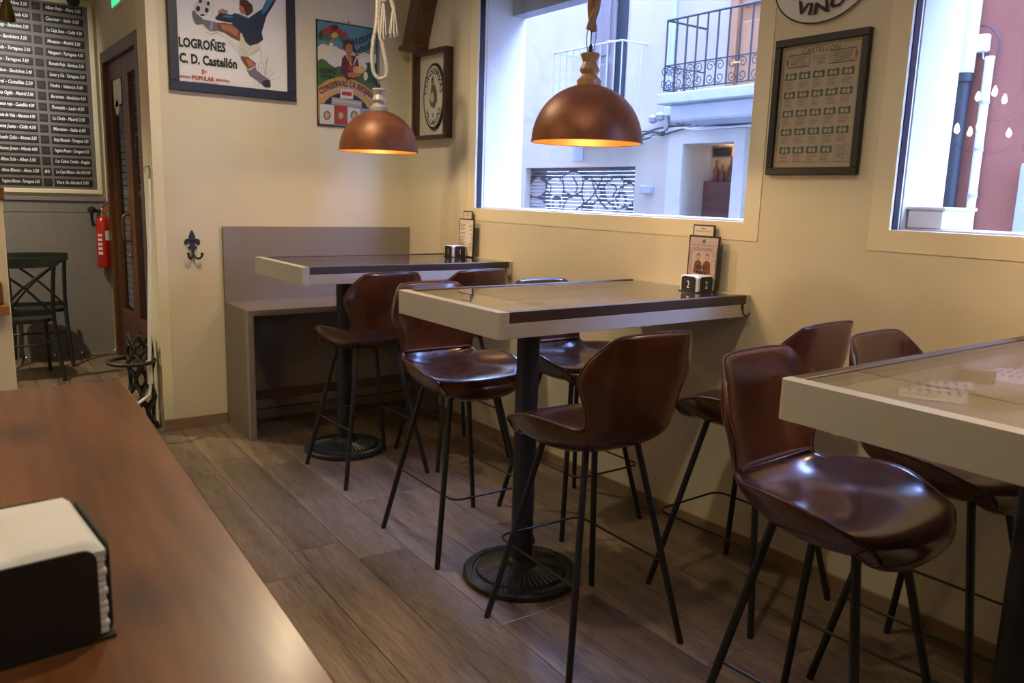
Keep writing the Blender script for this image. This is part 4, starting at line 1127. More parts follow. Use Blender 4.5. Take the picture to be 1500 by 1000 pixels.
# --- enamel VINOS oval
yc, zc = -3.112, 2.262
t = thing('enamel_sign', 'white oval enamel sign lettered VINOS in black, above the team chart', 'sign', (0, yc, zc - 0.15))
b = MB()
n = 44; vs = []; fs = []
for k, (r, d) in enumerate(((1.0, 0.002), (1.0, 0.010), (0.985, 0.013), (0.955, 0.0115), (0.93, 0.012), (0.6, 0.021), (0.001, 0.025))):
    for p in ell(yc, zc, 0.205 * r, 0.152 * r, n): vs.append(fq(p[0], p[1], d))
for k in range(6):
    for j in range(n): fs.append((k * n + j, (k + 1) * n + j, (k + 1) * n + (j + 1) % n, k * n + (j + 1) % n))
pl = MB().add(vs, fs).obj('plate', 'sign_enamel', t, 50)
for r, w in ((0.985, 0.005),):
    MB().tube([fq(a, c, 0.012) for a, c in ell(yc, zc, 0.205 * r, 0.152 * r, 60)], 0.0028, 6, closed=True).obj('rim', 'slate', t, 60)
tx = MB().use('ink_black')
arc_text(tx, 'VINOS', fq, [(yc + 0.172 * math.cos(a), zc + 0.122 * math.sin(a)) for a in [-0.95 - (PI - 1.45) * k / 16 for k in range(17)]], 0.040, d=0.0255, bold=0.03, flip=-1)
arc_text(tx, 'CASA', fq, [(yc + 0.12 * math.cos(a), zc + 0.078 * math.sin(a)) for a in [0.7 + (PI - 1.4) * k / 16 for k in range(17)]], 0.04, d=0.0255, bold=0.03, flip=-1) if False else None
tx.obj('lettering', None, pl)

# --- timber brace in the corner
t = thing('timber_brace', 'rough brown timber brace slanting up the corner above the box frame', 'beam', (-0.06, -0.13, 2.37))
def slanted(y0, y1, sh, x0, x1, za, zb, name, m):
    fr = lambda u, v, d=0: Vector((d, u + (v - za) * sh, v))
    MB().prism([(y0, za), (y1, za), (y1, zb), (y0, zb)], fr, x0, x1).obj(name, m, t)
slanted(-0.235, -0.105, -0.42, -0.105, -0.085, 2.395, CEIL - 0.002, 'board', 'beam_wood')
slanted(-0.258, -0.236, -0.42, -0.100, -0.002, 2.395, CEIL - 0.002, 'board', 'beam_wood')
slanted(-0.104, -0.082, -0.42, -0.100, -0.012, 2.395, CEIL - 0.002, 'board', 'beam_wood')
MB().cbox(-0.115, -0.002, -0.262, -0.062, 2.365, 2.394, 0.003).obj('foot_board', 'beam_wood', t)

# --- fleur-de-lis hook
t = thing('coat_hook', 'dark iron fleur-de-lis coat hook with two prongs on the cream wall', 'hook', (-1.44, -0.004, 1.03))
Z6 = ZM(260, 330, 16.66)
def hk(pts):
    o_ = []
    for p in pts:
        q = Q(*Z6(*p), 1, -0.006); o_.append((q.x, q.z))
    return o_
b = MB()
b.prism(hk([tuple(p) for p in smoothpath([(345, 118), (375, 150), (405, 220), (428, 290), (415, 350), (360, 395), (305, 350), (275, 290), (295, 220), (318, 150)], 3, True)]), fw, 0.001, 0.011)
for s in (-1, 1):
    cx = 360
    P = [(cx + s * 30, 360), (cx + s * 60, 335), (cx + s * 110, 325), (cx + s * 165, 345), (cx + s * 192, 400), (cx + s * 185, 450), (cx + s * 150, 470), (cx + s * 118, 455), (cx + s * 112, 420), (cx + s * 75, 410), (cx + s * 40, 430), (cx, 420), (cx, 370)]
    b.prism(hk([tuple(p) for p in smoothpath(P, 3, True)]), fw, 0.001, 0.009)
b.prism(hk([(300, 440), (430, 440), (425, 500), (475, 520), (475, 565), (430, 590), (300, 590), (255, 565), (255, 520), (310, 500)]), fw, 0.001, 0.010)
b.prism(hk([(350, 580), (410, 580), (415, 720), (340, 720)]), fw, 0.001, 0.008)
b.obj('plate', 'brass_iron' if 'brass_iron' in MAT else 'black_iron', t, 30)
for s in (-1, 1):
    pts2 = [(375 + s * 12, 690, .008), (375 + s * 45, 770, .02), (385 + s * 95, 800, .032), (390 + s * 150, 760, .042), (390 + s * 165, 680, .046)]
    pts = []
    for (px, py, dep) in pts2:
        q = Q(*Z6(px, py), 1, -0.006); pts.append((q.x, -dep, q.z))
    m = MB().tube(smoothpath(pts, 5), 0.0065, 8); m.lathe([(0, -0.009), (0.008, -0.005), (0.0095, 0), (0.008, 0.005), (0, 0.009)], 12, pts[-1])
    m.obj('prong', 'black_iron', t, 60)

# ================================================================== FAR ROOM
wn = MB(); wn.box(XL, XD - 0.02, YF - 0.02, YF - 0.001, 0, 1.30); wn.cbox(XL, XD - 0.02, YF - 0.035, YF - 0.001, 1.30, 1.335, 0.004); wn.box(XL, XD - 0.02, YF - 0.024, YF - 0.02, 1.21, 1.216)
struct(wn.obj('trim_2', 'wainscot_grey'))
struct(MB().cbox(XD - 0.02, XD, 2.60, YF - 0.001, 0, 1.9, 0.002).obj('trim_3', 'trim_cream')) if False else None
# wine list board
bx0, bx1, bz0, bz1 = -2.62, -1.447, 1.362, 2.915
t = thing('wine_list_board', 'large grey wine list with rows of black chalk-lettered strips in a cream frame', 'menu board', (-2.0, YF - 0.02, bz0))
MB().box(bx0, bx1, YF - 0.012, YF - 0.001, bz0, bz1).obj('backboard', 'board_grey', t)
fr_ = 0.036
for (a0, a1, c0, c1) in ((bx0, bx1, bz0, bz0 + fr_), (bx0, bx1, bz1 - fr_, bz1), (bx0, bx0 + fr_, bz0 + fr_ + .0004, bz1 - fr_ - .0004), (bx1 - fr_, bx1, bz0 + fr_ + .0004, bz1 - fr_ - .0004)):
    MB().cbox(a0, a1, YF - 0.034, YF - 0.001, c0, c1, 0.004).obj('frame_rail', 'trim_cream', t)
fb_ = frame_xz(YF)
LEFT = ['Rioja Joven - Alava 3.50', 'Bodega Alta - Granada 4.50', 'La Bodega - Bandolera 3.00', 'Altea - Bandolera 3.50', 'Granada - Tarragona 3.50', 'Coves - Tarragona 3.50', 'Moldavo - Bandolera 3.40', 'Sidral - Castellón 3.50', 'Santa Ogilla - Madrid 5.00', 'Orense rojo - Castellón 4.00', 'Punta de Vela - Alacanta 4.50', 'Santa Juana - Cádiz 4.50', 'Rosado Quibo - Alicante 3.50', 'Verano Joven - Alibade 4.00', 'Alma Sola - Alban 3.50', 'Alma Blanco - Alava 3.50', 'Yegüera Blanco - Tarragona 3.50']
RIGHT = ['Alban Rojo - Alava 3.50', 'Casoner - Italia 3.50', 'La Caja Seca - Cádiz 4.50', 'Manastor - Madrid 3.50', 'Mangueri - Tarragona 4.50', 'Parnada Roja - Bandeau 3.50', 'Sumar y Cia - Tarragona 3.50', 'Viedra - Valencia 5.00', 'Bortoman - Bandolera 4.50', 'Fornado - León 4.50', 'La Chula - Madrid 3.50', 'Marcano - Italia 6.00', 'Rioja Mancada - Tarragona 4.50', 'Yegüera Panera - Tarragona 4.50', 'Los Caños Conde - Aragón', 'La Capa Blanca - San Gil 5.00', 'Viura Sin Alcohol 3.00']
NUM = ['64', '65', '20', '24', '26', '30', '36', '38', '40', '48', '50', '56', '60', '64', '75', '80', '85']
strip_me = {}
def strip(x0, x1, z0, z1, name):
    key = (round(x1 - x0, 4))
    o = MB().cbox(x0, x1, YF - 0.018, YF - 0.0121, z0, z1, 0.001).obj(name, 'slate', t)
    return o
pitch = (2.858 - 1.478) / 16
for k in range(17):
    z1_ = 2.858 + 0.004 - k * pitch; z0_ = z1_ - 0.058
    for (x0_, x1_, txt, nm) in ((-2.19, -1.898, LEFT[k], 'menu_strip'), (-1.880, -1.822, NUM[k], 'number_tile'), (-1.803, -1.520, RIGHT[k], 'menu_strip')):
        s_ = strip(x0_, x1_, z0_, z1_, nm)
        m = MB()
        if nm == 'number_tile':
            put_text(m, txt, fb_, (x0_ + x1_) / 2, z0_ + 0.016, h=0.026, d=0.0186, align='CENTER'); m.obj('chalk_number', 'ink_chalk' if txt == '80' else 'ink_dullred', s_)
        else:
            put_text(m, txt, fb_, x0_ + 0.016, z0_ + 0.018, h=0.026, w=(x1_ - x0_) * (0.90 if len(txt) > 22 else 0.84), d=0.0186, shear=0.25, bold=0.012); m.obj('chalk_lettering', 'ink_chalk', s_)
# spot over the board and a white fixture beside it
t = thing('spot_lamp', 'brown bell-shaped spot lamp lighting the wine list', 'lamp', (-2.12, 2.0, 2.60))
Ms = Matrix.Translation((-2.12, 2.0, 2.66)) @ Matrix.Rotation(math.radians(28), 4, 'X') 
b = MB().lathe([(0.055, -0.09), (0.05, -0.05), (0.035, 0.0), (0.02, 0.05), (0.0, 0.06)], 20, (0, 0, 0), Ms, caps=False); b.obj('shade', 'brass_dark', t, 40)
MB().tube([(-2.12, 2.0, 2.70), (-2.12, 2.0, CEIL - 0.001)], 0.008, 8).obj('stem', 'brass_dark', t)
light('spot_lamp_light', 'SPOT', (-2.12, 2.03, 2.66), 130, (1.0, 0.95, 0.9), 0.03, spot=105, blend=0.9, parent=t, aim=(-2.05, YF, 2.35))
q = Q(107, -2, 1, 2.62)
t = thing('dome_camera', 'small white dome camera with black lens above the wine list', 'camera', (q.x, q.y, q.z))
MB().lathe([(0.0, -0.062), (0.03, -0.055), (0.045, -0.035), (0.05, -0.01)], 20, (q.x, q.y, q.z)).obj('lens', 'black_rubber', t, 50)
MB().lathe([(0.05, -0.0095), (0.062, -0.005), (0.062, 0.03), (0.03, 0.04), (0.03, CEIL - q.z - 0.001)], 20, (q.x, q.y, q.z)).obj('housing', 'white_plastic', t, 50)

# door in the side wall
dr = MB()
dr.cbox(XD - 0.03, XD + 0.10, DY0, DY0 + 0.09, 0, DZ, 0.004); dr.cbox(XD - 0.03, XD + 0.10, DY1 - 0.09, DY1, 0, DZ, 0.004); dr.cbox(XD - 0.03, XD + 0.10, DY0 + 0.09, DY1 - 0.09, DZ - 0.09, DZ, 0.004)
do = struct(dr.obj('door_1', 'door_wood'))
mid = 1.85
for (a0, a1) in ((DY0 + 0.092, mid - 0.001), (mid + 0.001, DY1 - 0.092)):
    lf = MB(); s_ = 0.10
    lf.cbox(XD + 0.005, XD + 0.045, a0, a0 + s_, 0.012, DZ - 0.092, .003); lf.cbox(XD + 0.005, XD + 0.045, a1 - s_, a1, 0.012, DZ - 0.092, .003)
    lf.cbox(XD + 0.005, XD + 0.045, a0 + s_, a1 - s_, DZ - 0.092 - 0.14, DZ - 0.092, .003); lf.cbox(XD + 0.005, XD + 0.045, a0 + s_, a1 - s_, 0.012, 0.42, .003)
    lf.cbox(XD + 0.012, XD + 0.038, a0 + s_ + .05, a1 - s_ - .05, 0.10, 0.34, .003)
    lo = lf.obj('door_leaf', 'door_wood', do)
    MB().box(XD + 0.022, XD + 0.028, a0 + s_, a1 - s_, 0.42, DZ - 0.232).obj('pane', 'picture_glass', lo)
    lv = MB()
    for k in range(34):
        z = 0.44 + k * 0.053; lv.box(XD + 0.06, XD + 0.075, a0 + s_ - .02, a1 - s_ + .02, z, z + 0.045)
    tag(lv.obj('louvre', 'louvre_blue', lo), kind='stuff')
struct(MB().box(XD + 0.11, XD + 0.12, DY0, DY1, 0, DZ).obj('door_3', 'slate'))
hd = MB(); hy = mid + 0.05
hd.tube(smoothpath([(XD + 0.005, hy, 1.22), (XD - 0.045, hy, 1.21), (XD - 0.05, hy, 1.12), (XD - 0.045, hy, 1.03), (XD + 0.005, hy, 1.02)], 5), 0.010, 8); hd.cbox(XD, XD + 0.006, hy - 0.02, hy + 0.02, 0.99, 1.25, .002); hd.lathe([(0.0, -0.02), (0.016, 0.0), (0, 0.02)], 10, (XD - 0.01, hy, 0.90))
hd.obj('handle', 'brass_dark', do, 50)
for (px, py, w_, h_, lab) in ((171, 124, 0.30, 0.30, 'white notice sheet taped to the glass of the wooden door'), (171.5, 158, 0.09, 0.12, 'small round white sticker below the notice on the wooden door')):
    q = Q(px, py, 0, XD + 0.02)
    if h_ < .2: m = MB().prism(ell(q.y, q.z, w_ / 2 + .03, h_ / 2, 20), frame_yz(XD + 0.0218), 0.0, 0.001)
    else:
        m = MB().prism([(q.y - w_ / 2, q.z - h_ / 2), (q.y + w_ / 2, q.z - h_ / 2 - .02), (q.y + w_ / 2, q.z + h_ / 2 - .03), (q.y + .05, q.z + h_ / 2 - .02), (q.y - w_ / 2, q.z + h_ / 2 + .03)], frame_yz(XD + 0.0218), 0.0, 0.001)
    tag(m.obj('notice' if h_ > .2 else 'sticker', 'print_white'), lab, 'notice')

q = Q(169, -6, 0, XD - 0.03)
t = thing('exit_sign', 'green emergency exit sign above the wooden door', 'sign', (q.x, q.y, q.z))
MB().cbox(XD - 0.03, XD - 0.001, q.y - 0.16, q.y + 0.16, q.z - 0.07, q.z + 0.07, .003).obj('housing', 'white_plastic', t)
MB().box(XD - 0.032, XD - 0.0301, q.y - 0.15, q.y + 0.15, q.z - 0.06, q.z + 0.06).obj('panel', 'seal_green', t)
# fire extinguisher
q = Q(152, 350, 1, YF - 0.11)
ex, ey = q.x, YF - 0.11
t = thing('fire_extinguisher', 'red fire extinguisher with black hose hung on the grey wainscot', 'fire extinguisher', (ex, ey, 0.74))
MB().lathe([(0.0, 0.745), (0.052, 0.745), (0.060, 0.757), (0.060, 1.10), (0.052, 1.15), (0.030, 1.185), (0.020, 1.19), (0.0, 1.19)], 28, (ex, ey, 0)).obj('cylinder', 'extinguisher_red', t, 35)
MB().lathe([(0.018, 1.19), (0.018, 1.225), (0.024, 1.228), (0.022, 1.25), (0.0, 1.252)], 16, (ex, ey, 0)).obj('valve', 'chrome', t, 35)
hb = MB(); hb.tube(smoothpath([(ex, ey, 1.245), (ex + 0.02, ey - 0.03, 1.275), (ex + 0.045, ey - 0.075, 1.30)], 4), 0.008, 6); hb.tube(smoothpath([(ex, ey, 1.225), (ex + 0.02, ey - 0.04, 1.235), (ex + 0.05, ey - 0.085, 1.235)], 4), 0.008, 6)
hb.obj('lever', 'extinguisher_red', t, 50)
ho = MB(); ho.tube(smoothpath([(ex - 0.018, ey, 1.215), (ex - 0.07, ey - 0.03, 1.235), (ex - 0.085, ey - 0.02, 1.19), (ex - 0.075, ey, 1.10)], 6), 0.012, 8); ho.lathe([(0, -0.03), (0.026, -0.02), (0.032, 0.0), (0.026, 0.02), (0, 0.03)], 14, (ex - 0.085, ey - 0.03, 1.235)); ho.lathe([(0, -0.02), (0.018, 0.0), (0, 0.02)], 12, (ex - 0.072, ey, 1.11))
ho.obj('hose', 'black_rubber', t, 50)
lb = MB(); 
for (a0, a1, zz0, zz1, m) in ((-2.6, -1.9, 0.86, 1.05, 'print_white'), (-1.5, -0.9, 0.98, 1.06, 'print_white')):
    lb.use(m)
    if a0 < -2:
        for r_ in range(5):
            for c_ in range(3):
                aa = a0 + 0.05 + c_ * 0.22; bb = aa + 0.16; zc_ = zz0 + r_ * 0.038
                P = [(0.0604, aa, zc_), (0.0604, bb, zc_), (0.0604, bb, zc_ + 0.022), (0.0604, aa, zc_ + 0.022)]
                lb.add([(ex + r2 * math.cos(a), ey + r2 * math.sin(a), z) for r2, a, z in P], [(0, 1, 2, 3)])
    else:
        nn_ = 6
        for c_ in range(nn_):
            aa = a0 + (a1 - a0) * c_ / nn_; bb = a0 + (a1 - a0) * (c_ + 1) / nn_
            lb.add([(ex + 0.0605 * math.cos(a), ey + 0.0605 * math.sin(a), z) for a, z in ((aa, zz0), (bb, zz0), (bb, zz1), (aa, zz1))], [(0, 1, 2, 3)])
lb.obj('instruction_label', None, t)
MB().box(ex - 0.03, ex + 0.03, ey + 0.055, YF - 0.021, 1.10, 1.20).obj('wall_bracket', 'black_rubber', t)

# crossback chairs
def crossback(label, x, y, rot):
    t = thing('crossback_chair', label, 'chair', (x, y, 0), rot, group='dark cross-back chairs by the wine list')
    z1_ = 0.92; m = 'chair_green'
    for s in (-1, 1):
        MB().tube(smoothpath([(s * 0.215, -0.26, 0.0), (s * 0.195, -0.20, 0.28), (s * 0.185, -0.175, 0.50), (s * 0.19, -0.20, 0.72), (s * 0.20, -0.235, z1_ - 0.02)], 5), 0.015, 8).obj('leg', m, t, 50, world=False)
        MB().tube([(s * 0.20, 0.20, 0.0), (s * 0.185, 0.185, 0.44)], [0.013, 0.016], 8).obj('leg', m, t, 50, world=False)
        MB().tube([(s * 0.197, -0.205, 0.24), (s * 0.19, 0.19, 0.24)], 0.009, 6).obj('stretcher', m, t, world=False)
        a = MB().tube(smoothpath([(s * 0.188, -0.182, 0.48), (s * 0.02, -0.205, 0.68), (-s * 0.192, -0.222, 0.86)], 6), 0.010, 6).obj('cross_bar', m, t, 50, world=False)
    tr = MB(); n = 14; vs = []; fs = []
    for i in range(n + 1):
        u = -1 + 2 * i / n; yy = -0.235 - 0.03 * (1 - u * u); hh = 0.045 - 0.012 * abs(u) ** 3
        for (dy, dz) in ((-0.012, -hh), (0.012, -hh), (0.012, hh * .6), (-0.012, hh * .6)): vs.append((u * 0.225, yy + dy, z1_ - 0.03 + dz))
    for i in range(n):
        for j in range(4): fs.append((i * 4 + j, i * 4 + (j + 1) % 4, i * 4 + 4 + (j + 1) % 4, i * 4 + 4 + j))
    fs.append((3, 2, 1, 0)); fs.append(tuple(n * 4 + j for j in range(4)))
    tr.add(vs, fs).obj('top_rail', m, t, 40, world=False)
    MB().cbox(-0.19, 0.19, -0.19, -0.17, 0.49, 0.525, .004).obj('lower_rail', m, t, world=False)
    P = [(0.19 * math.copysign(abs(math.cos(a)) ** 0.6, math.cos(a)), 0.2 * math.copysign(abs(math.sin(a)) ** 0.6, math.sin(a))) for a in [2 * PI * k / 28 for k in range(28)]]
    MB().prism(P, lambda u, v, d=0: Vector((u, v, d)), 0.435, 0.462).obj('seat', m, t, 40, world=False)
    MB().tube([(-0.19, 0.0, 0.24), (0.19, 0.0, 0.24)], 0.009, 6).obj('stretcher', m, t, world=False)
    return t
crossback('dark green cross-back chair standing nearer the bar partition', -2.185, 1.93, 0.06)
crossback('dark green cross-back chair pushed close to the grey wainscot', -2.01, 2.47, -0.12)

# awning crank rod and iron umbrella stand at the end of the back wall
t = thing('awning_rod', 'white crank rod with steel hook leaning on the wall end', 'rod', (-1.70, 0.03, 0.0))
p0, p1 = Q(222, 262, 1, 0.03), Q(219, 540, 1, 0.03)
p0.x = min(p0.x, -1.655); 
MB().tube([p0, p1], 0.011, 10).obj('tube', 'white_plastic', t, 50)
MB().tube(smoothpath([p0, p0 + Vector((0.0, -0.01, 0.05)), p0 + Vector((-0.012, -0.02, 0.075)), p0 + Vector((-0.03, -0.02, 0.06)), p0 + Vector((-0.032, -0.02, 0.03))], 5), 0.0055, 8).obj('hook', 'chrome', t, 50)
MB().tube([p1 + Vector((0, 0, 0.05)), p1 - Vector((0, 0, 0.09))], 0.016, 10).obj('sleeve', 'white_plastic', t, 50)
pe = p1 - Vector((0, 0, 0.09))
MB().tube(smoothpath([pe, pe + Vector((-0.01, -0.01, -0.06)), pe + Vector((-0.05, -0.02, -0.09)), pe + Vector((-0.10, -0.03, -0.12))], 5), 0.009, 8).obj('crank', 'white_plastic', t, 50)
sx, sy = -1.735, 0.13
t = thing('umbrella_stand', 'black wrought-iron umbrella stand with ring beside the wall end', 'umbrella stand', (sx, sy, 0))
MB().lathe([(0.085, 0.0), (0.09, 0.01), (0.085, 0.03), (0.075, 0.035), (0.07, 0.02), (0.0, 0.02)], 28, (sx, sy, 0)).obj('tray', 'black_iron', t, 40)
MB().tube([(sx - 0.06 + 0.125 * math.cos(2 * PI * k / 28), sy - 0.06 + 0.125 * math.sin(2 * PI * k / 28), 0.43) for k in range(28)], 0.012, 8, closed=True).obj('ring', 'black_iron', t, 60)
for k in range(12):
    a = 2 * PI * k / 12 + 0.1; ca, sa = math.cos(a), math.sin(a)
    rr = [0.078, 0.060, 0.080, 0.058, 0.078, 0.066, 0.07]
    zz = [0.02, 0.10, 0.20, 0.30, 0.40, 0.48, 0.53 + 0.05 * (k % 2)]
    MB().tube(smoothpath([(sx + math.cos(a + 0.35 * (-1) ** (q + k)) * r_, sy + math.sin(a + 0.35 * (-1) ** (q + k)) * r_, z) for q, (r_, z) in enumerate(zip(rr, zz))], 4), 0.0105, 6).obj('bar', 'black_iron', t, 60)

# bar partition at the left edge
t = thing('bar_partition', 'cream and grey bar partition end with brown wooden ledges', 'partition', (-2.6, -1.0, 0))
px1 = -2.452
MB().cbox(px1 - 0.075, px1, -1.0, -0.2, 0, 1.372, .003).obj('end_post', 'trim_cream', t)
MB().box(px1 - 0.8, px1 - 0.0755, -0.985, -0.2, 0, 0.90).obj('grey_panel', 'wainscot_grey', t)
MB().cbox(px1 - 0.8, px1 + 0.008, -1.02, -0.18, 1.3725, 1.425, .004).obj('cap_board', 'counter_wood', t)
MB().cbox(px1 - 0.8, px1 - 0.012, -1.10, -1.0005, 0.905, 0.945, .003).obj('ledge_board', 'ledge_wood', t)
MB().cbox(px1 - 0.8, px1 - 0.03, -1.09, -1.0005, 0.9455, 1.04, .003).obj('ledge_upstand', 'counter_wood', t)

# candle chandelier behind the viewpoint (seen mirrored in the right window)
cx, cy_, cz = -3.16, -2.47, 2.0
t = thing('candle_chandelier', 'two-tier iron chandelier with candle flame bulbs', 'chandelier', (cx, cy_, cz))
MB().lathe([(0.0, -0.14), (0.03, -0.12), (0.02, -0.05), (0.035, 0.02), (0.018, 0.1), (0.03, 0.25), (0.01, 0.33), (0.0, 0.33)], 16, (cx, cy_, cz)).obj('stem', 'black_iron', t, 40)
MB().tube([(cx, cy_, cz + 0.32), (cx, cy_, CEIL - 0.001)], 0.006, 6).obj('chain', 'black_iron', t)
for (n, R_, z) in ((8, 0.36, cz - 0.03), (6, 0.26, cz + 0.19)):
    for k in range(n):
        a = 2 * PI * k / n + 0.25; ca, sa = math.cos(a), math.sin(a)
        m = MB().tube(smoothpath([(cx, cy_, z - 0.06), (cx + ca * R_ * .4, cy_ + sa * R_ * .4, z - 0.13), (cx + ca * R_ * .85, cy_ + sa * R_ * .85, z - 0.11), (cx + ca * R_, cy_ + sa * R_, z - 0.05)], 4), 0.006, 6); m.obj('arm', 'black_iron', t, 60)
        MB().cyl((cx + ca * R_, cy_ + sa * R_, z - 0.06), (cx + ca * R_, cy_ + sa * R_, z + 0.0), 0.011, n=10).obj('candle_tube', 'napkin', t, 50)
        MB().lathe([(0.004, 0.0), (0.014, 0.014), (0.016, 0.024), (0.011, 0.044), (0.004, 0.064), (0.0, 0.070)], 10, (cx + ca * R_, cy_ + sa * R_, z)).obj('flame_bulb', 'flame_bulb', t, 60)

# ================================================================== STREET
FX = 4.5; GZ = -0.15
tag(MB().box(WT, 30, -25, 25, GZ - 0.1, GZ).obj('street_paving', 'asphalt'), kind='structure')
def fq_px(px, py, x=FX):
    q = Q(px, py, 0, x); return q.y, q.z
ff = frame_yz(FX)
# white building
ypipe = Q(1414, 90, 0, FX - 0.09).y; ysp = ypipe + 0.08
wb = thing('white_building', 'white plastered old house with balconies, shutter and shop doorway across the street', 'building', (FX, 3, GZ))
shL, shT = fq_px(770, 246); shR = fq_px(931, 241)[0]
dL, dT = fq_px(1003, 211); dR = fq_px(1078, 208)[0]
b = MB()
TOP = 6.8
ys = [ysp, dR, dL, shR, shL, 14.0]
b.box(FX, FX + 0.4, ysp, dR, GZ, TOP); b.box(FX, FX + 0.4, dR, dL, dT, TOP); b.box(FX, FX + 0.4, dL, shR, GZ, TOP); b.box(FX, FX + 0.4, shR, shL, shT, TOP); b.box(FX, FX + 0.4, shL, 14, GZ, TOP)
b.obj('wall', 'facade_white', wb)
# roller shutter with graffiti
sh = MB(); zz = GZ
z_ = shT
k = 0
nsl = 40; hs = (shT - GZ) / nsl
for k in range(nsl):
    z0_ = GZ + k * hs
    P = [(0.12, z0_), (0.105, z0_ + hs * .25), (0.10, z0_ + hs * .5), (0.105, z0_ + hs * .78), (0.12, z0_ + hs * .96), (0.14, z0_ + hs * .96), (0.14, z0_)]
    sh.add([(FX + p[0], yy, p[1]) for yy in (shR, shL) for p in P], [tuple(reversed(range(7))), tuple(range(7, 14))] + [(i, (i + 1) % 7, 7 + (i + 1) % 7, 7 + i) for i in range(7)])
so = tag(sh.obj('roller_shutter', 'shutter_steel', wb), kind='stuff')
ZG = ZM(690, 0, 2.941)
FS = FX + 0.098
fs_ = frame_yz(FS)
gr = MB(); dd_[0] = 0.0
def clip_band(poly, lo, hi):
    for lim, keep in ((lo, lambda v: v >= lo), (hi, lambda v: v <= hi)):
        out = []
        for i in range(len(poly)):
            a, c = poly[i - 1], poly[i]
            ka, kc = keep(a[1]), keep(c[1])
            if ka != kc:
                t_ = (lim - a[1]) / (c[1] - a[1]); out.append((a[0] + (c[0] - a[0]) * t_, lim))
            if kc: out.append(c)
        poly = out
        if len(poly) < 3: return []
    return poly
def wg(pts): return [((lambda q: (q.y, q.z))(Q(*ZG(*p), 0, FS))) for p in pts]
def GG(m, pts):
    P = wg([tuple(p) for p in smoothpath(pts, 4, True)]); dd_[0] += 0.0003
    gr.use(m)
    for k in range(nsl):
        z0_ = GZ + k * hs; q_ = clip_band(P, z0_ + hs * 0.16, z0_ + hs * 0.84)
        if len(q_) >= 3: gr.flat(q_, fs_, dd_[0])
GG('spray_black', [(245, 790), (280, 745), (350, 760), (390, 800), (430, 730), (500, 745), (560, 800), (620, 750), (680, 770), (705, 830), (700, 930), (245, 905)])
for pts in ([(252, 800), (285, 760), (318, 775), (322, 820), (290, 850), (255, 840)], [(325, 775), (375, 765), (400, 800), (385, 850), (335, 830)], [(395, 760), (440, 738), (480, 760), (470, 830), (410, 830)], [(490, 770), (540, 790), (560, 850), (500, 880), (480, 830)], [(575, 800), (620, 765), (660, 780), (640, 840), (590, 870)], [(640, 810), (695, 790), (700, 870), (650, 890)], [(255, 855), (300, 860), (330, 905), (255, 900)], [(420, 850), (480, 850), (470, 912), (400, 908)], [(540, 870), (600, 880), (610, 920), (530, 918)]):
    GG('spray_white', pts)
for pts in ([(252, 800), (285, 760), (318, 775), (322, 820), (290, 850), (255, 840)], [(325, 775), (375, 765), (400, 800), (385, 850), (335, 830)], [(395, 760), (440, 738), (480, 760), (470, 830), (410, 830)], [(490, 770), (540, 790), (560, 850), (500, 880), (480, 830)], [(575, 800), (620, 765), (660, 780), (640, 840), (590, 870)], [(640, 810), (695, 790), (700, 870), (650, 890)], [(420, 850), (480, 850), (470, 912), (400, 908)]):
    dd_[0] += 0.0003; stroke('spray_black', [tuple(p) for p in smoothpath(pts + pts[:1], 5)], 0.020, wg, fs_, gr)
for c in ((370, 872, 30, 40), (650, 860, 34, 50)):
    GG('spray_white', ell(*c, 12)); GG('spray_black', ell(c[0], c[1], c[2] * .72, c[3] * .78, 12)); GG('spray_white', ell(c[0], c[1] + 8, c[2] * .4, c[3] * .5, 12))
for pts in ([(430, 920), (520, 850), (570, 760)], [(300, 770), (345, 800), (335, 850)], [(520, 760), (545, 850), (590, 900)], [(440, 760), (460, 800), (450, 830)], [(600, 790), (630, 810), (610, 850)]):
    dd_[0] += 0.0003; stroke('spray_black', [tuple(p) for p in smoothpath(pts, 5)], 0.026, wg, fs_, gr)
tag(gr.obj('graffiti', None, so), kind='stuff')
# shop doorway: surround, reveal, warm interior
b = MB(); e0 = fq_px(982, 205)[0]; e1 = fq_px(1094, 195)[0]
b.box(FX - 0.03, FX, dL, e0, GZ, dT + 0.14); b.box(FX - 0.03, FX, e1, dR, GZ, dT + 0.14); b.box(FX - 0.03, FX, dR, dL, dT, dT + 0.14)
b.obj('door_surround', 'reveal_white', wb)
b = MB(); b.box(FX + 0.4, FX + 0.95, dL, dL + 0.05, GZ, dT + .3); b.box(FX + 0.4, FX + 0.95, dR - 0.6, dR - 0.55, GZ, dT + .3); b.box(FX + 0.4, FX + 0.95, dR - 0.6, dL, dT + 0.2, dT + .3)
b.box(FX + 0.4, FX + 0.45, dR - 0.6, dR, GZ, dT + .3)
b.box(FX + 0.4, FX + 0.95, dR - 0.6, dL, GZ - .05, GZ)
b.obj('shop_lining', 'reveal_white', wb)
sdp = Q(1030, 260, 1, dL).x
MB().box(sdp + 0.12, sdp + 0.16, dR - 0.3, dL, GZ, dT + .3).obj('shop_wall', 'shop_warm', wb)
MB().cbox(sdp, sdp + 0.119, dR - 0.3, dL - 0.005, GZ, 1.70, .01).obj('shop_cabinet', 'shop_dark', wb)
rs = random.Random(4)
for k in range(11):
    yy = dR - 0.45 + k * 0.105; hh = rs.uniform(0.16, 0.32)
    if yy > dL - 0.08: break
    MB().lathe([(0.036, 0), (0.036, hh * .55), (0.013, hh * .72), (0.013, hh), (0, hh)], 10, (sdp + 0.05 + 0.012 * (k % 3), yy, 1.7005)).obj('bottle', 'shop_dark', wb, 50)
MB().box(sdp + 0.10, sdp + 0.119, dL - 0.3, dL - 0.04, 1.99, 2.09).obj('shop_sign', 'slate', wb)
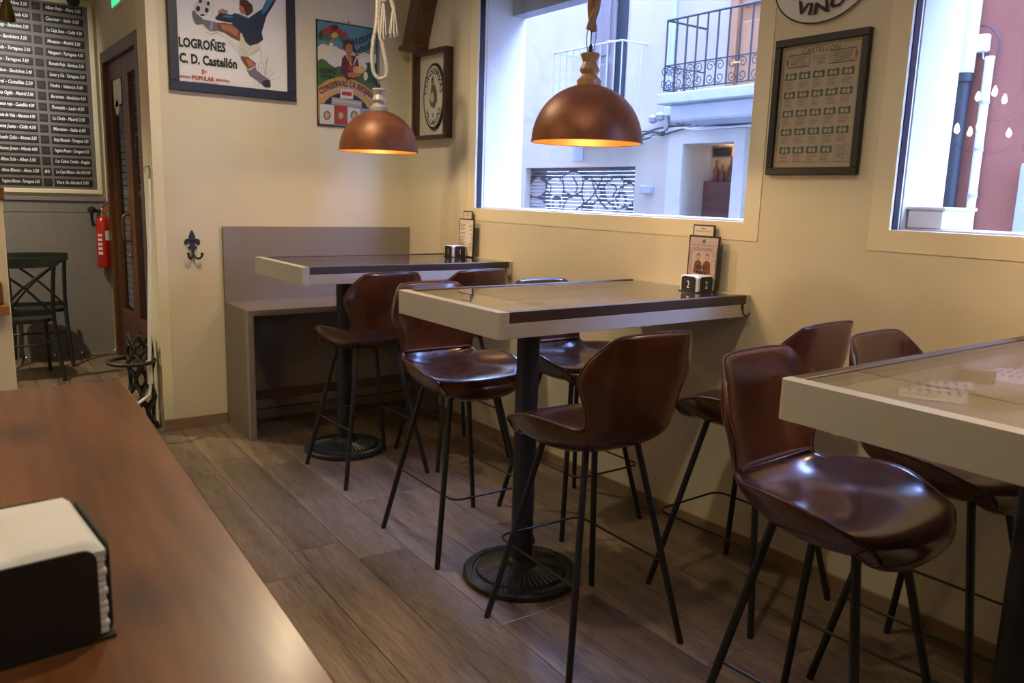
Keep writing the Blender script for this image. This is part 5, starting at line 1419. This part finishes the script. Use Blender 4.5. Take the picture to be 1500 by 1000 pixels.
light('shop_lamp', 'POINT', (sdp + 0.03, (dL + dR) / 2, dT - 0.04), 1.6, (1.0, 0.62, 0.3), 0.05)
# balconies
def balcony(xf, yl, yr, zrail, zbot, m, n, ornate, slab, r=0.012):
    """xf = front plane, yl > yr"""
    b = thing('x', '', '') if False else None
    s = MB()
    if slab: s.cbox(xf - 0.05, FX - 0.001, yr - 0.06, yl + 0.06, zbot - 0.14, zbot - 0.03, .01); s.cbox(xf + 0.05, FX - 0.001, yr, yl - 0.05, zbot - 0.32, zbot - 0.14, .02)
    else: s.cbox(xf, FX - 0.001, yr, yl, zbot - 0.05, zbot, .005)
    so_ = s.obj('balcony', 'facade_blue' if slab else 'facade_white', wb)
    rl = MB(); rl.tube([(FX, yl, zrail), (xf, yl, zrail), (xf, yr, zrail), (FX, yr, zrail)], r, 6)
    rl.obj('handrail', m, so_)
    if ornate:
        rl = MB()
        for z in (zbot + 0.01, zbot + 0.26): rl.tube([(FX, yl, z), (xf, yl, z), (xf, yr, z), (FX, yr, z)], 0.008, 6)
        rl.obj('lower_rail', m, so_)
    for k in range(n + 1):
        y = yl + (yr - yl) * k / n
        MB().cyl((xf, y, zbot), (xf, y, zrail), 0.0085 if not ornate else 0.010, n=6).obj('baluster', m, so_)
    for k in range(1, 4):
        for y in (yl, yr):
            x = xf + (FX - xf) * k / 4
            MB().cyl((x, y, zbot), (x, y, zrail), 0.0085, n=6).obj('baluster', m, so_)
    if ornate:
        L_ = abs(yr - yl); cells = int(L_ / 0.26)
        for k in range(cells + 3):
            sc_ = MB()
            if k < cells: base = lambda u, v, k=k: Vector((xf, yl - 0.13 - k * L_ / cells + u, zbot + 0.135 + v))
            else: base = lambda u, v, k=k: Vector((xf + 0.06 + (k - cells) * 0.18 + u, yl, zbot + 0.135 + v))
            for su in (-1, 1):
                for sv in (-1, 1):
                    pts = []
                    for q_ in range(18):
                        a = q_ / 17 * 3.6 * PI * 0.75; rr = 0.056 * (1 - q_ / 22)
                        pts.append(base(su * (0.062 + rr * math.cos(a) * -1), sv * (0.060 + rr * math.sin(a))))
                    sc_.tube(pts, 0.0055, 4)
            sc_.obj('scroll_panel', m, so_, 60)
    return so_
xf = FX - 0.62
q0 = Q(972, 138, 0, xf); q1 = Q(975, 31, 0, xf)
balcony(xf, q0.y, q0.y - 1.95, q1.z, q0.z + 0.03, 'iron_blue', 14, True, True)
xf = FX - 0.42
q0 = Q(812, 78, 0, xf); q1 = Q(912, 57, 0, xf)
balcony(xf, q0.y, q1.y, q0.z, q0.z - 1.02, 'iron_pale', 10, False, False)
# balcony doors
bd = MB(); y0_, z0_ = fq_px(868, 135); y1_ = fq_px(915, 60)[0]; yv = fq_px(906, 60)[0]
zt_ = z0_ + 2.3
wd = MB(); wd.cbox(FX - 0.04, FX + 0.0, fq_px(903, 60)[0], fq_px(868, 60)[0], z0_ - .3, zt_, .005)
for zz0, zz1 in ((z0_ - .2, z0_ + 0.32), (z0_ + .42, z0_ + 1.15), (z0_ + 1.3, zt_ - .1)):
    P0, P1 = fq_px(900, 60)[0] + .04, fq_px(872, 60)[0] - .04
    wd.cbox(FX - 0.055, FX - 0.041, P0, P1, zz0, zz1, .006)
wd.obj('timber_shutter', 'shutter_timber', wb)
MB().box(FX - 0.012, FX - 0.001, fq_px(919, 60)[0], fq_px(904, 60)[0], z0_ - .3, zt_).obj('door_gap', 'dark_void', wb)
ya_, _ = fq_px(1072, 60); yb_ = ya_ - 1.1; zb_ = Q(1072, 128, 0, FX).z - .1
wd = MB(); wd.cbox(FX - 0.03, FX, yb_, ya_, zb_, zb_ + 2.3, .005); wd.cbox(FX - 0.07, FX - 0.0305, ya_ - .10, ya_, zb_, zb_ + 2.3, .005)
for zz0, zz1 in ((zb_ + .1, zb_ + .75), (zb_ + .9, zb_ + 1.05), (zb_ + 1.2, zb_ + 2.2)): wd.cbox(FX - 0.055, FX - 0.0305, yb_ + .06, ya_ - .16, zz0, zz1, .008)
wd.obj('balcony_door', 'pine', wb)
# pipes, cables, meter boxes on the white wall
def fpts(pts, dep=0.04, x=FX): return [(lambda q: (x - dep, q.y, q.z))(Q(px, py, 0, x - dep)) for px, py in pts]
MB().tube(fpts([(990, -25), (976, 188)], .05), 0.035, 8).obj('drainpipe', 'iron_pale', wb, 50)
Zb = ZM(940, 120, 4.76)
for pts, m, r in (([(0, 370), (90, 330), (200, 310), (320, 300), (430, 275), (620, 262), (770, 245)], 'cable', .010), ([(0, 345), (70, 345), (160, 365), (280, 330), (420, 300), (600, 300), (770, 290)], 'cable', .008), ([(-170, 400), (-60, 385), (0, 380), (60, 350), (140, 355), (190, 320)], 'cable', .012), ([(-180, 395), (-80, 400), (20, 400), (90, 370), (150, 372), (160, 350)], 'cable', .010), ([(240, 240), (245, 280), (270, 300), (300, 285)], 'cable', .010), ([(120, 340), (250, 320), (420, 330), (760, 300)], 'cable_white', .009), ([(-150, 388), (-20, 372), (80, 380), (170, 345), (300, 320), (560, 315), (770, 305)], 'cable_white', .008)):
    MB().tube(smoothpath(fpts([Zb(*p) for p in pts], .05), 4), r, 6).obj('cable', m, wb, 60)
for (c0, c1, m, dep) in (((216, 180), (272, 240), 'facade_blue', .14), ((14, 722), (82, 780), 'stone_grey', .08)):
    a0, b0 = fq_px(*Zb(*c0)); a1, b1 = fq_px(*Zb(*c1))
    MB().cbox(FX - dep, FX - .001, a1, a0, b1, b0, .01).obj('meter_box', m, wb)
for c in ((78, 262), (128, 245)):
    q = Q(*Zb(*c), 0, FX - .1)
    MB().lathe([(0, -.05), (.05, -.03), (.06, .02), (.03, .05), (0, .06)], 12, (FX - .1, q.y, q.z)).obj('outdoor_lamp', 'stone_grey', wb, 50)
    MB().tube([(FX - .1, q.y, q.z), (FX, q.y, q.z + .02)], .012, 6).obj('lamp_arm', 'stone_grey', wb)
q = Q(848, 222, 0, FX); MB().box(FX - 0.012, FX - .001, q.y - .10, q.y + .10, q.z - .12, q.z + .12).obj('street_plaque', 'facade_blue', wb)
st = MB(); st.prism([((lambda q: (q.y, q.z))(Q(*Zb(*p), 0, FX))) for p in [(155, 945), (165, 870), (200, 835), (222, 798), (240, 850), (262, 885), (255, 948)]], ff, 0.0005, 0.004)
st.obj('bare_patch', 'stone_grey', wb)
# red building
rbd = thing('red_building', 'mauve red rendered house beyond the right window', 'building', (FX, -4, GZ))
MB().box(FX, FX + 0.4, -14, ysp - 0.0005, GZ, TOP).obj('wall', 'facade_red', rbd)
ypa, ypb = fq_px(1409, 120)[0], fq_px(1437, 0)[0]
zpj = Q(1408, 108, 0, FX - 0.09).z
MB().cyl((FX - 0.09, ypipe, zpj), (FX - 0.09, ypipe, TOP - .3), 0.075, n=20).obj('white_pipe', 'reveal_white', rbd, 50)
MB().cyl((FX - 0.09, ypipe, GZ), (FX - 0.09, ypipe, zpj - 0.001), 0.062, n=20).obj('iron_pipe', 'iron_blue', rbd, 50)
MB().cyl((FX - 0.09, ypipe, zpj - 0.07), (FX - 0.09, ypipe, zpj - 0.002), 0.078, n=20).obj('pipe_collar', 'iron_blue', rbd, 50)
ypp = fq_px(1454, 95)[0]; zp = fq_px(1455, 84)[1]
MB().cyl((FX - 0.06, ypp, GZ), (FX - 0.06, ypp, zp), 0.035, n=16).obj('conduit', 'cable_white', rbd, 50)
for k in range(5): MB().lathe([(.041, 0), (.041, .03)], 14, (FX - .06, ypp, 0.8 + k * .38)).obj('conduit_clip', 'iron_pale', rbd, 50)
Zr = ZM(1300, 0, 5)
a0, b0 = fq_px(*Zr(682, 262)); a1, b1 = fq_px(*Zr(752, 382))
MB().cbox(FX - .07, FX - .001, a1, a0, b1, b0, .01).obj('junction_box', 'white_plastic', rbd)
for pts, m, r in (([(650, 198), (720, 188), (780, 220), (822, 290), (805, 415)], 'cable', .007), ([(700, 385), (705, 430), (740, 432), (790, 420)], 'cable_white', .006)):
    MB().tube(smoothpath(fpts([Zr(*p) for p in pts], .03), 5), r, 6).obj('cable', m, rbd, 60)
for pts, m, r in (([(560, 0), (545, 160), (510, 430), (490, 570), (470, 740), (430, 800), (370, 820)], 'cable_white', .022), ([(585, 0), (560, 120), (530, 330), (500, 560), (480, 690), (440, 790), (370, 800)], 'cable_white', .018), ([(585, 215), (520, 228), (485, 270), (470, 400), (440, 640), (420, 715), (378, 755)], 'cable', .010), ([(520, 230), (508, 300), (500, 350)], 'cable', .008), ([(455, 682), (420, 725), (378, 748)], 'cable', .016)):
    MB().tube(smoothpath(fpts([Zr(*p) for p in pts], .05), 5), r, 6).obj('cable', m, wb, 60)
a0, _ = fq_px(1486, 340); 
MB().cbox(FX - .06, FX - .001, a0 - 0.9, a0, GZ, fq_px(1496, 240)[1], .01).obj('door_panel', 'facade_blue', rbd)
# translucent box standing in the reveal of the right window
t = thing('plastic_box', 'translucent white plastic box with lid on the outer sill of the right window', 'box', (0.19, -3.52, WZ[0] + 0.006))
qa = Q(1311, 336, 0, 0.10)
MB().cbox(0.09, 0.31, -3.60, -3.472, WZ[0] + 0.0065, WZ[0] + 0.072, .006).obj('body', 'white_plastic', t)
MB().cbox(0.084, 0.316, -3.606, -3.469, WZ[0] + 0.0725, WZ[0] + 0.084, .003).obj('lid', 'white_plastic', t)
